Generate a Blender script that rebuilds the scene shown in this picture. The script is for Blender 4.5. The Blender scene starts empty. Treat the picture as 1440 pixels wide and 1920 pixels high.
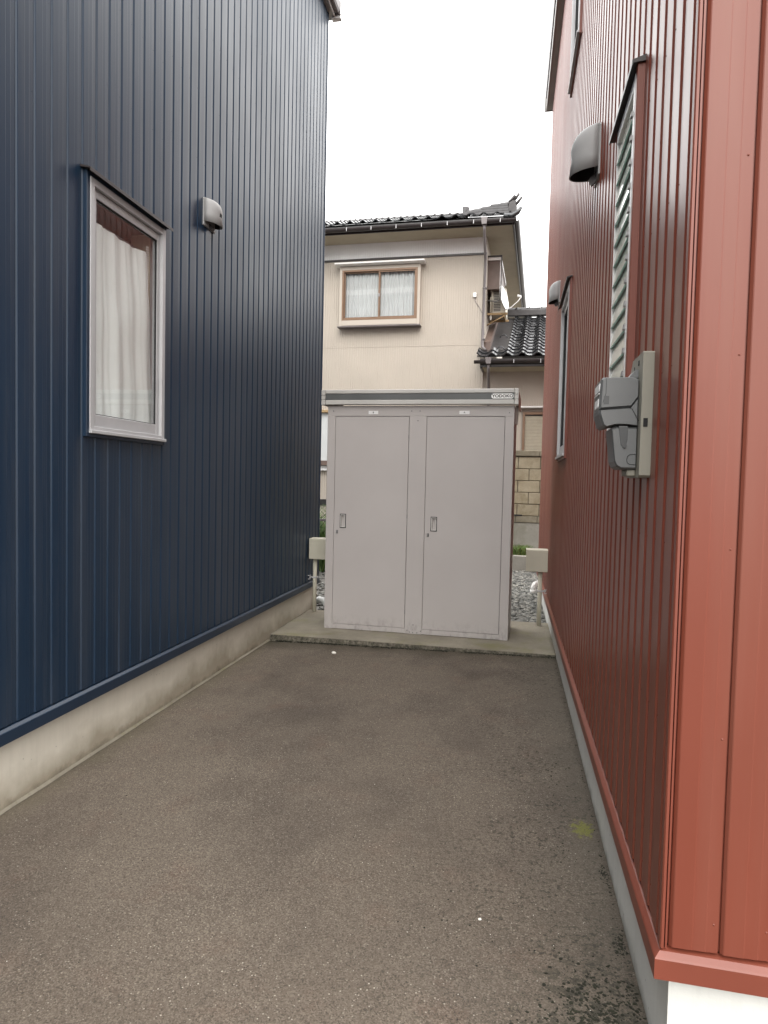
import bpy, bmesh, math, random
from mathutils import Matrix, Vector, noise
random.seed(7)
SC = bpy.context.scene
COL = SC.collection
PI = math.pi

# ------------------------------------------------------------------ camera
cam_d = bpy.data.cameras.new('camera')
cam = bpy.data.objects.new('camera', cam_d)
COL.objects.link(cam)
yaw, pitch, roll = math.radians(10.374), math.radians(-2.55), math.radians(-1.289)
cam.matrix_world = (Matrix.Translation((0, 0, 1.5)) @ Matrix.Rotation(yaw, 4, 'Z') @
                    Matrix.Rotation(PI/2 + pitch, 4, 'X') @ Matrix.Rotation(-roll, 4, 'Z'))
cam_d.sensor_fit = 'VERTICAL'
cam_d.sensor_height = 36
cam_d.lens = 36*1290/1920
cam_d.clip_start = 0.05
cam_d.clip_end = 600
SC.camera = cam

# ------------------------------------------------------------------ sky, sun, exposure
SUN_EL, SUN_AZ = 40, 172          # degrees; sun behind the camera, well diffused by cloud
world = bpy.data.worlds.new('World')
SC.world = world
world.use_nodes = True
nt = world.node_tree
nt.nodes.clear()
wo = nt.nodes.new('ShaderNodeOutputWorld')
bg = nt.nodes.new('ShaderNodeBackground')
sky = nt.nodes.new('ShaderNodeTexSky')
sky.sky_type = 'NISHITA'
sky.sun_disc = False
sky.sun_elevation = math.radians(SUN_EL)
sky.sun_rotation = math.radians(SUN_AZ)
sky.air_density = 1.0
sky.dust_density = 3.0
tc = nt.nodes.new('ShaderNodeTexCoord')
sx = nt.nodes.new('ShaderNodeSeparateXYZ')
ramp = nt.nodes.new('ShaderNodeMapRange')
ramp.inputs['From Min'].default_value = 0.0
ramp.inputs['From Max'].default_value = 1.0
ramp.inputs['To Min'].default_value = 8.5
ramp.inputs['To Max'].default_value = 17.0
cloud = nt.nodes.new('ShaderNodeVectorMath')
cloud.operation = 'SCALE'
cloud.inputs[0].default_value = (1.0, 0.985, 0.965)
mix = nt.nodes.new('ShaderNodeMix')
mix.data_type = 'RGBA'
mix.inputs['Factor'].default_value = 0.93
nt.links.new(tc.outputs['Generated'], sx.inputs[0])
nt.links.new(sx.outputs['Z'], ramp.inputs['Value'])
nt.links.new(ramp.outputs[0], cloud.inputs['Scale'])
nt.links.new(sky.outputs[0], mix.inputs[6])
nt.links.new(cloud.outputs[0], mix.inputs[7])
nt.links.new(mix.outputs[2], bg.inputs['Color'])
bg.inputs['Strength'].default_value = 0.115
nt.links.new(bg.outputs[0], wo.inputs['Surface'])

sun_d = bpy.data.lights.new('sun', 'SUN')
sun_d.energy = 0.65
sun_d.angle = math.radians(50)
sun_d.color = (1.0, 0.95, 0.88)
sun = bpy.data.objects.new('sun', sun_d)
COL.objects.link(sun)
az = math.radians(SUN_AZ)
sdir = Vector((math.sin(az)*math.cos(math.radians(SUN_EL)), math.cos(az)*math.cos(math.radians(SUN_EL)), math.sin(math.radians(SUN_EL))))
sun.rotation_euler = sdir.to_track_quat('Z', 'Y').to_euler()
sun.location = (0, -4, 12)

SC.view_settings.view_transform = 'Standard'
SC.view_settings.look = 'None'
SC.view_settings.gamma = 1
SC.view_settings.use_curve_mapping = False
SC.view_settings.exposure = 1.55

# ------------------------------------------------------------------ mesh builder
class MB:
    def __init__(self):
        self.v, self.f, self.s = [], [], []
    def quad(self, a, b, c, d, sm=False):
        n = len(self.v); self.v += [tuple(a), tuple(b), tuple(c), tuple(d)]; self.f.append((n, n+1, n+2, n+3)); self.s.append(sm); return self
    def box(self, x0, x1, y0, y1, z0, z1, ch=0.0):
        if x1 < x0: x0, x1 = x1, x0
        if y1 < y0: y0, y1 = y1, y0
        if z1 < z0: z0, z1 = z1, z0
        ch = min(ch, (x1-x0)*.45, (y1-y0)*.45, (z1-z0)*.45)
        if ch <= 0:
            n = len(self.v)
            self.v += [(x, y, z) for z in (z0, z1) for y in (y0, y1) for x in (x0, x1)]
            for q in ((0, 2, 3, 1), (4, 5, 7, 6), (0, 1, 5, 4), (2, 6, 7, 3), (0, 4, 6, 2), (1, 3, 7, 5)):
                self.f.append(tuple(n+i for i in q)); self.s.append(False)
            return self
        bm = bmesh.new()
        bmesh.ops.create_cube(bm, size=1)
        for v in bm.verts:
            v.co = Vector(((x0+x1)/2+v.co.x*(x1-x0), (y0+y1)/2+v.co.y*(y1-y0), (z0+z1)/2+v.co.z*(z1-z0)))
        bmesh.ops.bevel(bm, geom=bm.edges[:], offset=ch, segments=1, affect='EDGES')
        return self.addbm(bm)
    def addbm(self, bm, sm=False, mat=None):
        n = len(self.v)
        bm.verts.index_update()
        for v in bm.verts:
            co = (mat @ v.co) if mat else v.co
            self.v.append(tuple(co))
        for f in bm.faces:
            self.f.append(tuple(n+v.index for v in f.verts)); self.s.append(sm)
        bm.free(); return self
    def prism(self, pts, a0, a1, axis='y', sm=False, caps=True):
        """pts: outline; axis y -> pts are (x,z), axis x -> (y,z), axis z -> (x,y)"""
        n = len(self.v); k = len(pts)
        def P(p, a):
            return (p[0], a, p[1]) if axis == 'y' else (a, p[0], p[1]) if axis == 'x' else (p[0], p[1], a)
        self.v += [P(p, a0) for p in pts] + [P(p, a1) for p in pts]
        for i in range(k):
            j = (i+1) % k
            self.f.append((n+i, n+j, n+k+j, n+k+i)); self.s.append(sm)
        if caps:
            self.f.append(tuple(n+i for i in range(k))); self.s.append(False)
            self.f.append(tuple(n+k+i for i in reversed(range(k)))); self.s.append(False)
        return self
    def strip(self, A, B, sm=False):
        """A, B lists of points; quads between"""
        n = len(self.v); k = len(A); self.v += [tuple(p) for p in A]+[tuple(p) for p in B]
        for i in range(k-1):
            self.f.append((n+i, n+i+1, n+k+i+1, n+k+i)); self.s.append(sm)
        return self
    def grid(self, rows, sm=True):
        n = len(self.v); k = len(rows[0])
        for r in rows: self.v += [tuple(p) for p in r]
        for j in range(len(rows)-1):
            for i in range(k-1):
                a = n+j*k+i
                self.f.append((a, a+1, a+k+1, a+k)); self.s.append(sm)
        return self
    def tube(self, path, r, seg=10, cap=True, sm=True):
        path = [Vector(p) for p in path]
        rows = []
        up = None
        for i, p in enumerate(path):
            t = (path[min(i+1, len(path)-1)]-path[max(i-1, 0)]).normalized()
            if up is None:
                up = Vector((0, 0, 1)) if abs(t.z) < .9 else Vector((1, 0, 0))
            x = up.cross(t).normalized(); y = t.cross(x).normalized(); up = y
            rr = r[i] if isinstance(r, (list, tuple)) else r
            rows.append([p + x*math.cos(2*PI*k/seg)*rr + y*math.sin(2*PI*k/seg)*rr for k in range(seg)])
        n = len(self.v)
        for q in rows: self.v += [tuple(p) for p in q]
        for j in range(len(rows)-1):
            for k in range(seg):
                a, b = n+j*seg+k, n+j*seg+(k+1) % seg
                self.f.append((a, b, b+seg, a+seg)); self.s.append(sm)
        if cap:
            self.f.append(tuple(n+k for k in reversed(range(seg)))); self.s.append(False)
            m = n+(len(rows)-1)*seg
            self.f.append(tuple(m+k for k in range(seg))); self.s.append(False)
        return self
    def mesh(self, name, mat, off=(0, 0, 0)):
        me = bpy.data.meshes.new(name)
        ox, oy, oz = off
        me.from_pydata([(x-ox, y-oy, z-oz) for x, y, z in self.v], [], self.f)
        me.polygons.foreach_set('use_smooth', self.s)
        if mat: me.materials.append(mat)
        me.update()
        return me

ORG = {}
def thing(name, label, cat, org=(0, 0, 0), rot=0.0, group=None, kind=None):
    o = bpy.data.objects.new(name, None)
    o.empty_display_size = 0.2
    c, s = math.cos(rot), math.sin(rot)
    o.location = (c*org[0]-s*org[1], s*org[0]+c*org[1], org[2])
    o.rotation_euler = (0, 0, rot)
    COL.objects.link(o)
    o['label'] = label; o['category'] = cat
    if group: o['group'] = group
    ORG[o] = org
    return o
def part(name, mb, mat, parent, label=None, kind=None):
    org = ORG.get(parent, (0, 0, 0))
    me = mb.mesh(name, mat, org)
    o = bpy.data.objects.new(name, me)
    COL.objects.link(o); o.parent = parent
    ORG[o] = org
    if label: o['label'] = label
    if kind: o['kind'] = kind
    return o
def piece(name, me, parent, loc=(0, 0, 0), scale=None, rot=None):
    o = bpy.data.objects.new(name, me)
    COL.objects.link(o); o.parent = parent
    g = ORG.get(parent, (0, 0, 0))
    o.location = (loc[0]-g[0], loc[1]-g[1], loc[2]-g[2])
    if scale: o.scale = scale
    if rot: o.rotation_euler = rot
    return o
def single(name, mb, mat, label=None, cat=None, org=(0, 0, 0), rot=0.0, kind=None, group=None):
    o = bpy.data.objects.new(name, mb.mesh(name, mat, org))
    c, s = math.cos(rot), math.sin(rot)
    o.location = (c*org[0]-s*org[1], s*org[0]+c*org[1], org[2])
    o.rotation_euler = (0, 0, rot)
    COL.objects.link(o)
    if label: o['label'] = label
    if cat: o['category'] = cat
    if kind: o['kind'] = kind
    if group: o['group'] = group
    ORG[o] = org
    return o

# ------------------------------------------------------------------ materials
def mk(name):
    m = bpy.data.materials.new(name); m.use_nodes = True
    n = m.node_tree; b = n.nodes['Principled BSDF']
    return m, n, b
def pos(n):
    return n.nodes.new('ShaderNodeNewGeometry').outputs['Position']
def noise_(n, scale, detail=4, rough=.55, vec=None, sc3=None):
    t = n.nodes.new('ShaderNodeTexNoise'); t.inputs['Scale'].default_value = scale
    t.inputs['Detail'].default_value = detail; t.inputs['Roughness'].default_value = rough
    src = vec if vec is not None else pos(n)
    if sc3:
        mp = n.nodes.new('ShaderNodeMapping'); mp.inputs['Scale'].default_value = sc3
        n.links.new(src, mp.inputs[0]); src = mp.outputs[0]
    n.links.new(src, t.inputs['Vector'])
    return t.outputs['Fac']
def rng(n, val, a, b, c=0., d=1.):
    r = n.nodes.new('ShaderNodeMapRange')
    for k, x in zip(('From Min', 'From Max', 'To Min', 'To Max'), (a, b, c, d)): r.inputs[k].default_value = x
    n.links.new(val, r.inputs['Value']); return r.outputs[0]
def mixc(n, fac, a, b, mode='MIX'):
    m = n.nodes.new('ShaderNodeMix'); m.data_type = 'RGBA'; m.blend_type = mode
    if isinstance(fac, (int, float)): m.inputs['Factor'].default_value = fac
    else: n.links.new(fac, m.inputs['Factor'])
    for i, c in ((6, a), (7, b)):
        if isinstance(c, (tuple, list)): m.inputs[i].default_value = (*c[:3], 1)
        else: n.links.new(c, m.inputs[i])
    return m.outputs[2]
def math_(n, op, a, b=None):
    m = n.nodes.new('ShaderNodeMath'); m.operation = op
    for i, c in enumerate((a, b)):
        if c is None: continue
        if isinstance(c, (int, float)): m.inputs[i].default_value = c
        else: n.links.new(c, m.inputs[i])
    return m.outputs[0]
def bump(n, b, h, strength=.3, dist=.01):
    u = n.nodes.new('ShaderNodeBump'); u.inputs['Strength'].default_value = strength; u.inputs['Distance'].default_value = dist
    n.links.new(h, u.inputs['Height']); n.links.new(u.outputs[0], b.inputs['Normal'])
def simple(name, col, rough=.5, metal=0., var=.08, scale=6., bmp=0., spec=.5, dist=.002):
    m, n, b = mk(name)
    f = noise_(n, scale, 5)
    lo = tuple(c*(1-var) for c in col); hi = tuple(min(1, c*(1+var)) for c in col)
    n.links.new(mixc(n, rng(n, f, .3, .7), lo, hi), b.inputs['Base Color'])
    b.inputs['Roughness'].default_value = rough; b.inputs['Metallic'].default_value = metal
    b.inputs['Specular IOR Level'].default_value = spec
    if bmp: bump(n, b, noise_(n, scale*30, 3), bmp, dist)
    return m
def metal_siding(name, col, rough=.32, dirt=(.25, .23, .2)):
    m, n, b = mk(name)
    big = noise_(n, 1.2, 3)
    streak = noise_(n, 9, 5, .6, None, (1, 1, .05))
    c = mixc(n, rng(n, big, .3, .7), tuple(x*.93 for x in col), tuple(x*1.07 for x in col))
    c = mixc(n, rng(n, streak, .5, .8, 0, .10), c, dirt)
    n.links.new(c, b.inputs['Base Color'])
    n.links.new(rng(n, noise_(n, 3, 4, .6, None, (1, 1, .3)), .3, .7, rough-.04, rough+.05), b.inputs['Roughness'])
    b.inputs['Specular IOR Level'].default_value = .37
    return m
M = {}
M['blue'] = metal_siding('navy_painted_steel', (.0076, .0225, .047), .38)
M['blue_flat'] = simple('navy_trim_paint', (.0085, .022, .045), .38, 0, .1, 4)
M['red'] = metal_siding('red_painted_steel', (.158, .041, .025), .35, (.3, .2, .16))
M['red_flat'] = simple('red_trim_paint', (.165, .042, .025), .42, 0, .08, 4)
M['dark_trim'] = simple('dark_brown_trim', (.028, .022, .022), .4, 0, .15, 5)
M['alu'] = simple('silver_aluminium', (.42, .42, .43), .4, .1, .05, 8)
M['alu_dark'] = simple('dull_steel', (.22, .22, .22), .45, .6, .15, 20)
M['eave'] = simple('grey_eave_metal', (.30, .29, .28), .45, .1, .08, 5)
M['eave_white'] = simple('white_eave_metal', (.66, .66, .65), .4, .1, .05, 5)
M['black_fill'] = simple('black_gap', (.012, .012, .013), .8, 0, .1, 5)  # black for gaskets and slots; also stands in for shade in gaps
M['grey_plastic'] = simple('grey_meter_plastic', (.115, .12, .122), .48, 0, .05, 10, .15)
M['grey_plastic2'] = simple('dark_meter_plastic', (.055, .058, .060), .45, 0, .05, 10)
M['beige_board'] = simple('beige_meter_board', (.25, .24, .20), .55, 0, .06, 8, .1)
M['box_beige'] = simple('ivory_painted_box', (.47, .45, .37), .5, 0, .05, 5, .1)
M['vent'] = simple('vent_hood_silver', (.30, .30, .30), .55, .0, .06, 12)
M['pvc'] = simple('grey_pvc', (.42, .43, .42), .4, 0, .06, 10)
M['pvc_white'] = simple('white_pvc', (.75, .75, .73), .35, 0, .04, 10)
M['sticker'] = simple('white_sticker', (.72, .72, .72), .5, 0, .03, 10)
M['ink'] = simple('dark_ink', (.03, .03, .03), .6, 0, .02, 10)
M['white'] = simple('white_metal', (.8, .8, .79), .4, 0, .03, 10)
M['cream_wall'] = simple('cream_house_siding', (.43, .385, .33), .6, 0, .05, 1.5, .1)
M['pale_wall'] = simple('pale_grey_house_siding', (.85, .86, .86), .6, 0, .04, 2, .1)
M['soffit'] = simple('tan_soffit_board', (.40, .35, .26), .7, 0, .08, 3)
M['gutter'] = simple('dark_brown_gutter', (.030, .024, .024), .35, 0, .2, 8)
M['brown'] = simple('brown_panel', (.13, .09, .075), .5, 0, .12, 8)
M['bronze'] = simple('bronze_window_frame', (.20, .125, .08), .42, .25, .06, 8)
M['pipe'] = simple('grey_brown_downpipe', (.14, .125, .125), .45, 0, .1, 8)
M['tile'] = simple('dark_glazed_roof_tile', (.035, .037, .040), .22, .35, .35, 9, .1, .8)
M['ceramic'] = simple('dark_ridge_tile', (.05, .047, .048), .4, .1, .3, 9, .1)
M['condenser'] = simple('ivory_condenser_casing', (.55, .52, .44), .5, 0, .05, 9)
M['rust'] = simple('rusty_bracket', (.33, .23, .12), .7, 0, .3, 25, .2)
M['shutter'] = simple('beige_shutter_slat', (.40, .36, .28), .5, 0, .06, 9)
M['stone'] = None

# storage steel: satin warm grey, dirt towards the foot
m, n, b = mk('warm_grey_cabinet_steel')
zz = n.nodes.new('ShaderNodeSeparateXYZ'); n.links.new(pos(n), zz.inputs[0])
c = mixc(n, rng(n, noise_(n, 1.6, 3), .3, .7), (.392, .366, .358), (.422, .397, .388))
smudge = math_(n, 'MULTIPLY', rng(n, zz.outputs['Z'], .10, .22, 1, 0), rng(n, noise_(n, 18, 6, .7, None, (1, 1, .5)), .48, .68))
c = mixc(n, math_(n, 'MULTIPLY', smudge, .45), c, (.13, .12, .11))
spots = rng(n, noise_(n, 55, 4, .6), .70, .74)
c = mixc(n, math_(n, 'MULTIPLY', spots, .35), c, (.2, .18, .16))
n.links.new(c, b.inputs['Base Color']); b.inputs['Roughness'].default_value = .5
bump(n, b, noise_(n, 420, 2), .12, .0008)
M['cab'] = m
M['cab_dark'] = simple('dark_grey_fascia', (.085, .09, .092), .4, 0, .15, 3, .1)
M['cab_light'] = simple('light_grey_fascia', (.46, .45, .43), .4, 0, .08, 3, .1)

# concrete foundation: pale, pinholes, formwork streaks, brown-green tide mark at the foot
def foundation_mat(name, col, dark, zt=.13):
    m, n, b = mk(name)
    P = pos(n)
    s = n.nodes.new('ShaderNodeSeparateXYZ'); n.links.new(P, s.inputs[0])
    c = mixc(n, rng(n, noise_(n, 1.8, 6, .6), .3, .7), tuple(x*.86 for x in col), col)
    c = mixc(n, rng(n, noise_(n, 30, 6, .65, None, (1, 1, .12)), .45, .75, 0, .35), c, tuple(x*.72 for x in col))
    edge = math_(n, 'ADD', s.outputs['Z'], rng(n, noise_(n, 2.2, 5, .6), .3, .7, -.07, .09))
    tide = rng(n, edge, zt-.09, zt+.05, 1, 0)
    c = mixc(n, math_(n, 'MULTIPLY', tide, .72), c, dark)
    low = rng(n, math_(n, 'ADD', s.outputs['Z'], rng(n, noise_(n, 7, 5, .7), .3, .7, -.03, .03)), -.01, .045, 1, 0)
    c = mixc(n, math_(n, 'MULTIPLY', low, .8), c, tuple(x*.45 for x in dark))
    v = n.nodes.new('ShaderNodeTexVoronoi'); v.inputs['Scale'].default_value = 22; n.links.new(P, v.inputs['Vector'])
    pin = math_(n, 'MULTIPLY', rng(n, v.outputs['Distance'], .05, .09, 1, 0), rng(n, noise_(n, 6, 2), .5, .56))
    c = mixc(n, math_(n, 'MULTIPLY', pin, .55), c, (.1, .09, .08))
    n.links.new(c, b.inputs['Base Color']); b.inputs['Roughness'].default_value = .85
    bump(n, b, math_(n, 'SUBTRACT', noise_(n, 90, 5, .7), pin), .25, .003)
    return m
M['found'] = foundation_mat('foundation_concrete', (.66, .62, .53), (.24, .20, .135), .14)
M['found_r'] = foundation_mat('foundation_concrete_grey', (.60, .605, .58), (.38, .38, .34), .02)

def rock_mat(name, a, c_, scale, rough=.9, moss=None, mossz=None):
    m, n, b = mk(name)
    c = mixc(n, rng(n, noise_(n, scale, 6, .65), .3, .7), a, c_)
    c = mixc(n, rng(n, noise_(n, scale*.3, 4, .6), .42, .72, 0, .6), c, tuple(x*.6 for x in a))
    c = mixc(n, rng(n, noise_(n, scale*14, 4, .7), .55, .75, 0, .5), c, tuple(x*.5 for x in a))
    if moss:
        c = mixc(n, rng(n, noise_(n, scale*.8, 6, .7), .52, .68, 0, .55), c, moss)
    n.links.new(c, b.inputs['Base Color']); b.inputs['Roughness'].default_value = rough
    bump(n, b, noise_(n, scale*12, 6, .75), .5, .004)
    return m
M['slab'] = rock_mat('stained_slab_concrete', (.175, .155, .118), (.27, .245, .195), 3.2, .85, (.15, .145, .05))
M['slab_edge'] = rock_mat('broken_slab_edge', (.022, .020, .013), (.21, .19, .15), 38, .95, (.03, .032, .012))
M['block'] = rock_mat('weathered_block', (.24, .20, .13), (.38, .33, .24), 4, .92, (.16, .13, .07))
M['block_cap'] = rock_mat('dark_block_cap', (.15, .13, .09), (.27, .24, .18), 5, .92)
M['retain'] = rock_mat('retaining_concrete', (.30, .285, .25), (.40, .385, .34), 3, .9, (.17, .16, .12))
M['earth'] = rock_mat('gravelly_earth', (.10, .095, .085), (.17, .16, .145), 9, .95)
M['mortar'] = simple('dark_mortar', (.09, .075, .055), .95, 0, .2, 20)

m, n, b = mk('crushed_stone')
oi = n.nodes.new('ShaderNodeNewGeometry')
cr = n.nodes.new('ShaderNodeValToRGB'); n.links.new(oi.outputs['Random Per Island'], cr.inputs[0])
cr.color_ramp.elements[0].color = (.075, .076, .070, 1); cr.color_ramp.elements[1].color = (.29, .28, .25, 1)
e = cr.color_ramp.elements.new(.5); e.color = (.145, .145, .135, 1)
n.links.new(mixc(n, rng(n, noise_(n, 60, 4), .4, .8, 0, .4), cr.outputs[0], (.09, .09, .08)), b.inputs['Base Color'])
b.inputs['Roughness'].default_value = .85
M['stone'] = m
M['pebble'] = simple('white_pebble', (.72, .70, .64), .6, 0, .1, 60)
M['moss'] = rock_mat('dark_moss', (.008, .0075, .004), (.020, .022, .009), 50, 1)
M['crumb'] = rock_mat('black_dirt_crumb', (.012, .010, .008), (.03, .026, .02), 80, 1)

def leafmat(name, a, c_):
    m, n, b = mk(name)
    oi = n.nodes.new('ShaderNodeNewGeometry')
    n.links.new(mixc(n, oi.outputs['Random Per Island'], a, c_), b.inputs['Base Color'])
    b.inputs['Roughness'].default_value = .55
    b.inputs['Transmission Weight'].default_value = 0
    b.inputs['Subsurface Weight'].default_value = .15
    return m
M['grass'] = leafmat('fresh_grass', (.05, .095, .018), (.17, .22, .055))
M['leaf'] = leafmat('weed_leaf', (.04, .09, .022), (.12, .19, .05))

# asphalt
m, n, b = mk('worn_brown_asphalt')
P = pos(n)
s = n.nodes.new('ShaderNodeSeparateXYZ'); n.links.new(P, s.inputs[0])
big = rng(n, noise_(n, .9, 5, .6), .3, .7)
c = mixc(n, big, (.096, .076, .058), (.132, .108, .084))
mid_ = rng(n, noise_(n, 9, 5, .65), .35, .7)
c = mixc(n, math_(n, 'MULTIPLY', mid_, .28), c, (.062, .046, .035))
# broad damp, darker patches and rusty patches of their own
patch = math_(n, 'MULTIPLY', rng(n, noise_(n, 1.25, 7, .64, None, (1, .7, 1)), .46, .62, 0, .85), rng(n, s.outputs['Y'], 1.5, 5, .55, 1))
c = mixc(n, patch, c, (.040, .030, .024))
rust = rng(n, noise_(n, 3.6, 4, .6), .56, .74, 0, .40)
c = mixc(n, rust, c, (.105, .058, .040))
# aggregate: packed stones of several sizes and shades
v1 = n.nodes.new('ShaderNodeTexVoronoi'); v1.inputs['Scale'].default_value = 230; n.links.new(P, v1.inputs['Vector'])
sepc = n.nodes.new('ShaderNodeSeparateColor'); n.links.new(v1.outputs['Color'], sepc.inputs[0])
wearn = rng(n, noise_(n, 1.1, 4, .6), .35, .65, .35, .8)
gr = math_(n, 'MULTIPLY', rng(n, sepc.outputs[0], .30, .95, 0, 1), wearn)
c = mixc(n, gr, c, (.205, .172, .135))
dk = rng(n, sepc.outputs[1], .60, .95, 0, .7)
c = mixc(n, dk, c, (.042, .033, .026))
v2 = n.nodes.new('ShaderNodeTexVoronoi'); v2.inputs['Scale'].default_value = 105; n.links.new(P, v2.inputs['Vector'])
sp2 = n.nodes.new('ShaderNodeSeparateColor'); n.links.new(v2.outputs['Color'], sp2.inputs[0])
fleck = math_(n, 'MULTIPLY', rng(n, sp2.outputs[0], .80, 1.0, 0, 1), rng(n, v2.outputs['Distance'], .18, .34, 1, 0))
fleck = math_(n, 'MULTIPLY', fleck, rng(n, noise_(n, 2.0, 3, .5), .35, .6, .25, 1))
c = mixc(n, math_(n, 'MULTIPLY', fleck, .80), c, (.50, .46, .39))
dfl = math_(n, 'MULTIPLY', rng(n, sp2.outputs[1], .84, 1.0, 0, 1), rng(n, v2.outputs['Distance'], .2, .4, 1, 0))
c = mixc(n, math_(n, 'MULTIPLY', dfl, .6), c, (.035, .028, .022))
# black lichen specks towards the red house
side = rng(n, s.outputs['X'], -.7, .25, 0, 1)
clus = rng(n, noise_(n, 2.6, 4, .6), .38, .56)
speck = rng(n, noise_(n, 52, 5, .65), .545, .59)
k = math_(n, 'MULTIPLY', math_(n, 'MULTIPLY', side, clus), speck)
c = mixc(n, math_(n, 'MULTIPLY', k, .85), c, (.020, .018, .012))
near = math_(n, 'MULTIPLY', rng(n, s.outputs['Y'], 1.95, 2.45, 1, 0), rng(n, s.outputs['X'], -.05, .25, 0, 1))
k2 = math_(n, 'MULTIPLY', near, rng(n, math_(n, 'ADD', noise_(n, 15, 6, .7), rng(n, noise_(n, 80, 3, .6), .3, .7, -.06, .06)), .50, .56))
c = mixc(n, math_(n, 'MULTIPLY', k2, .9), c, (.014, .015, .008))
# darker margins along both foundations and the slab
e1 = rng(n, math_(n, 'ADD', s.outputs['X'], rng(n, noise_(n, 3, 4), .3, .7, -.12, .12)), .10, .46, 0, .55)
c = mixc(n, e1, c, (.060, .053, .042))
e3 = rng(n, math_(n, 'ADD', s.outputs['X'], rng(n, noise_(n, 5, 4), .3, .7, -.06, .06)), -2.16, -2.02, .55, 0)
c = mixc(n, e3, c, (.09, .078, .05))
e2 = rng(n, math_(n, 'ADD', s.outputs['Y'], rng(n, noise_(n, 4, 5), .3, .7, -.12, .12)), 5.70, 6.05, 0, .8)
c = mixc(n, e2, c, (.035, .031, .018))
# one yellow-green algae spot
vd = n.nodes.new('ShaderNodeVectorMath'); vd.operation = 'DISTANCE'
mp = n.nodes.new('ShaderNodeMapping'); mp.inputs['Scale'].default_value = (1.25, .75, 0); n.links.new(P, mp.inputs[0])
n.links.new(mp.outputs[0], vd.inputs[0]); vd.inputs[1].default_value = (.352*1.25, 3.05*.75, 0)
al = rng(n, math_(n, 'ADD', vd.outputs['Value'], rng(n, noise_(n, 34, 6, .75), .3, .7, -.045, .045)), .035, .058, .9, 0)
al = math_(n, 'MULTIPLY', al, rng(n, noise_(n, 170, 3, .7), .38, .58, .15, 1))
c = mixc(n, al, c, (.15, .155, .015))
n.links.new(c, b.inputs['Base Color'])
b.inputs['Roughness'].default_value = .82
b.inputs['Specular IOR Level'].default_value = .35
hh = math_(n, 'ADD', math_(n, 'MULTIPLY', sepc.outputs[2], .5), math_(n, 'SUBTRACT', noise_(n, 260, 4, .7), math_(n, 'MULTIPLY', v1.outputs['Distance'], .6)))
bump(n, b, hh, .55, .004)
M['asphalt'] = m

# glass: clear pane that mirrors at a slant
def glass(name, tint=(.965, .97, .97), rough=.02, alpha_ior=1.5):
    m, n, b = mk(name)
    n.nodes.remove(b)
    out = n.nodes['Material Output']
    tr = n.nodes.new('ShaderNodeBsdfTransparent'); tr.inputs[0].default_value = (*tint, 1)
    gl = n.nodes.new('ShaderNodeBsdfGlossy'); gl.inputs['Roughness'].default_value = rough
    gl.inputs['Color'].default_value = (.95, .95, .95, 1)
    fr = n.nodes.new('ShaderNodeFresnel'); fr.inputs['IOR'].default_value = alpha_ior
    mx = n.nodes.new('ShaderNodeMixShader')
    gg = n.nodes.new('ShaderNodeNewGeometry')
    n.links.new(rng(n, gg.outputs['Backfacing'], 0, 1, alpha_ior, 1/alpha_ior), fr.inputs['IOR'])
    n.links.new(math_(n, 'MINIMUM', math_(n, 'MULTIPLY', fr.outputs[0], 2.0), 1.0), mx.inputs[0])
    n.links.new(tr.outputs[0], mx.inputs[1]); n.links.new(gl.outputs[0], mx.inputs[2])
    n.links.new(mx.outputs[0], out.inputs['Surface'])
    return m
M['glass'] = glass('window_glass')
m, n, b = mk('obscure_green_glass')
b.inputs['Base Color'].default_value = (.50, .56, .50, 1); b.inputs['Roughness'].default_value = .10
b.inputs['Specular IOR Level'].default_value = .7
n.links.new(mixc(n, rng(n, noise_(n, 8, 3), .3, .7), (.70, .74, .66), (.80, .83, .75)), b.inputs['Base Color'])
M['louvre_glass'] = m
M['glass_edge'] = simple('green_glass_edge', (.26, .48, .41), .2, 0, .15, 30)
m, n, b = mk('white_curtain_cloth')
n.links.new(mixc(n, rng(n, noise_(n, 3, 4), .3, .7), (.80, .85, .83), (.87, .91, .89)), b.inputs['Base Color'])
b.inputs['Roughness'].default_value = .9
bump(n, b, noise_(n, 130, 4), .15, .002)
M['curtain'] = m
M['lace'] = simple('lace_curtain', (.52, .54, .54), .9, 0, .05, 5)
M['room'] = simple('cream_room_wall', (.55, .50, .40), .8, 0, .05, 4)
M['room_shade'] = simple('painted_room_shade', (.12, .11, .10), .9, 0, .05, 4)  # shade of unlit interiors put into a dark colour

# ------------------------------------------------------------------ ground, drive, slab
g = MB(); g.quad((-150, -150, -.06), (150, -150, -.06), (150, 150, -.06), (-150, 150, -.06))
single('ground', g, M['earth'], kind='structure')
def rise(x, y):
    t = max(0, min(1, (y-2.0)/4.0)); t = t*t*(3-2*t)
    return .032*t*max(0, min(1, (x+2.2)/2.6)) + .0035*noise.noise(Vector((x*.9, y*.9, 0)))*max(0, min(1, (y+3)/2))
rows = []
xs = [-2.5+i*.1 for i in range(31)] + [.8, 1.5, 3, 6, 12]
ys = [-14, -9, -5, -2] + [-1+i*.125 for i in range(57)]
for y in ys: rows.append([(x, y, rise(x, y)) for x in [-14, -6]+xs])
single('driveway', MB().grid(rows), M['asphalt'], kind='structure')

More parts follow.
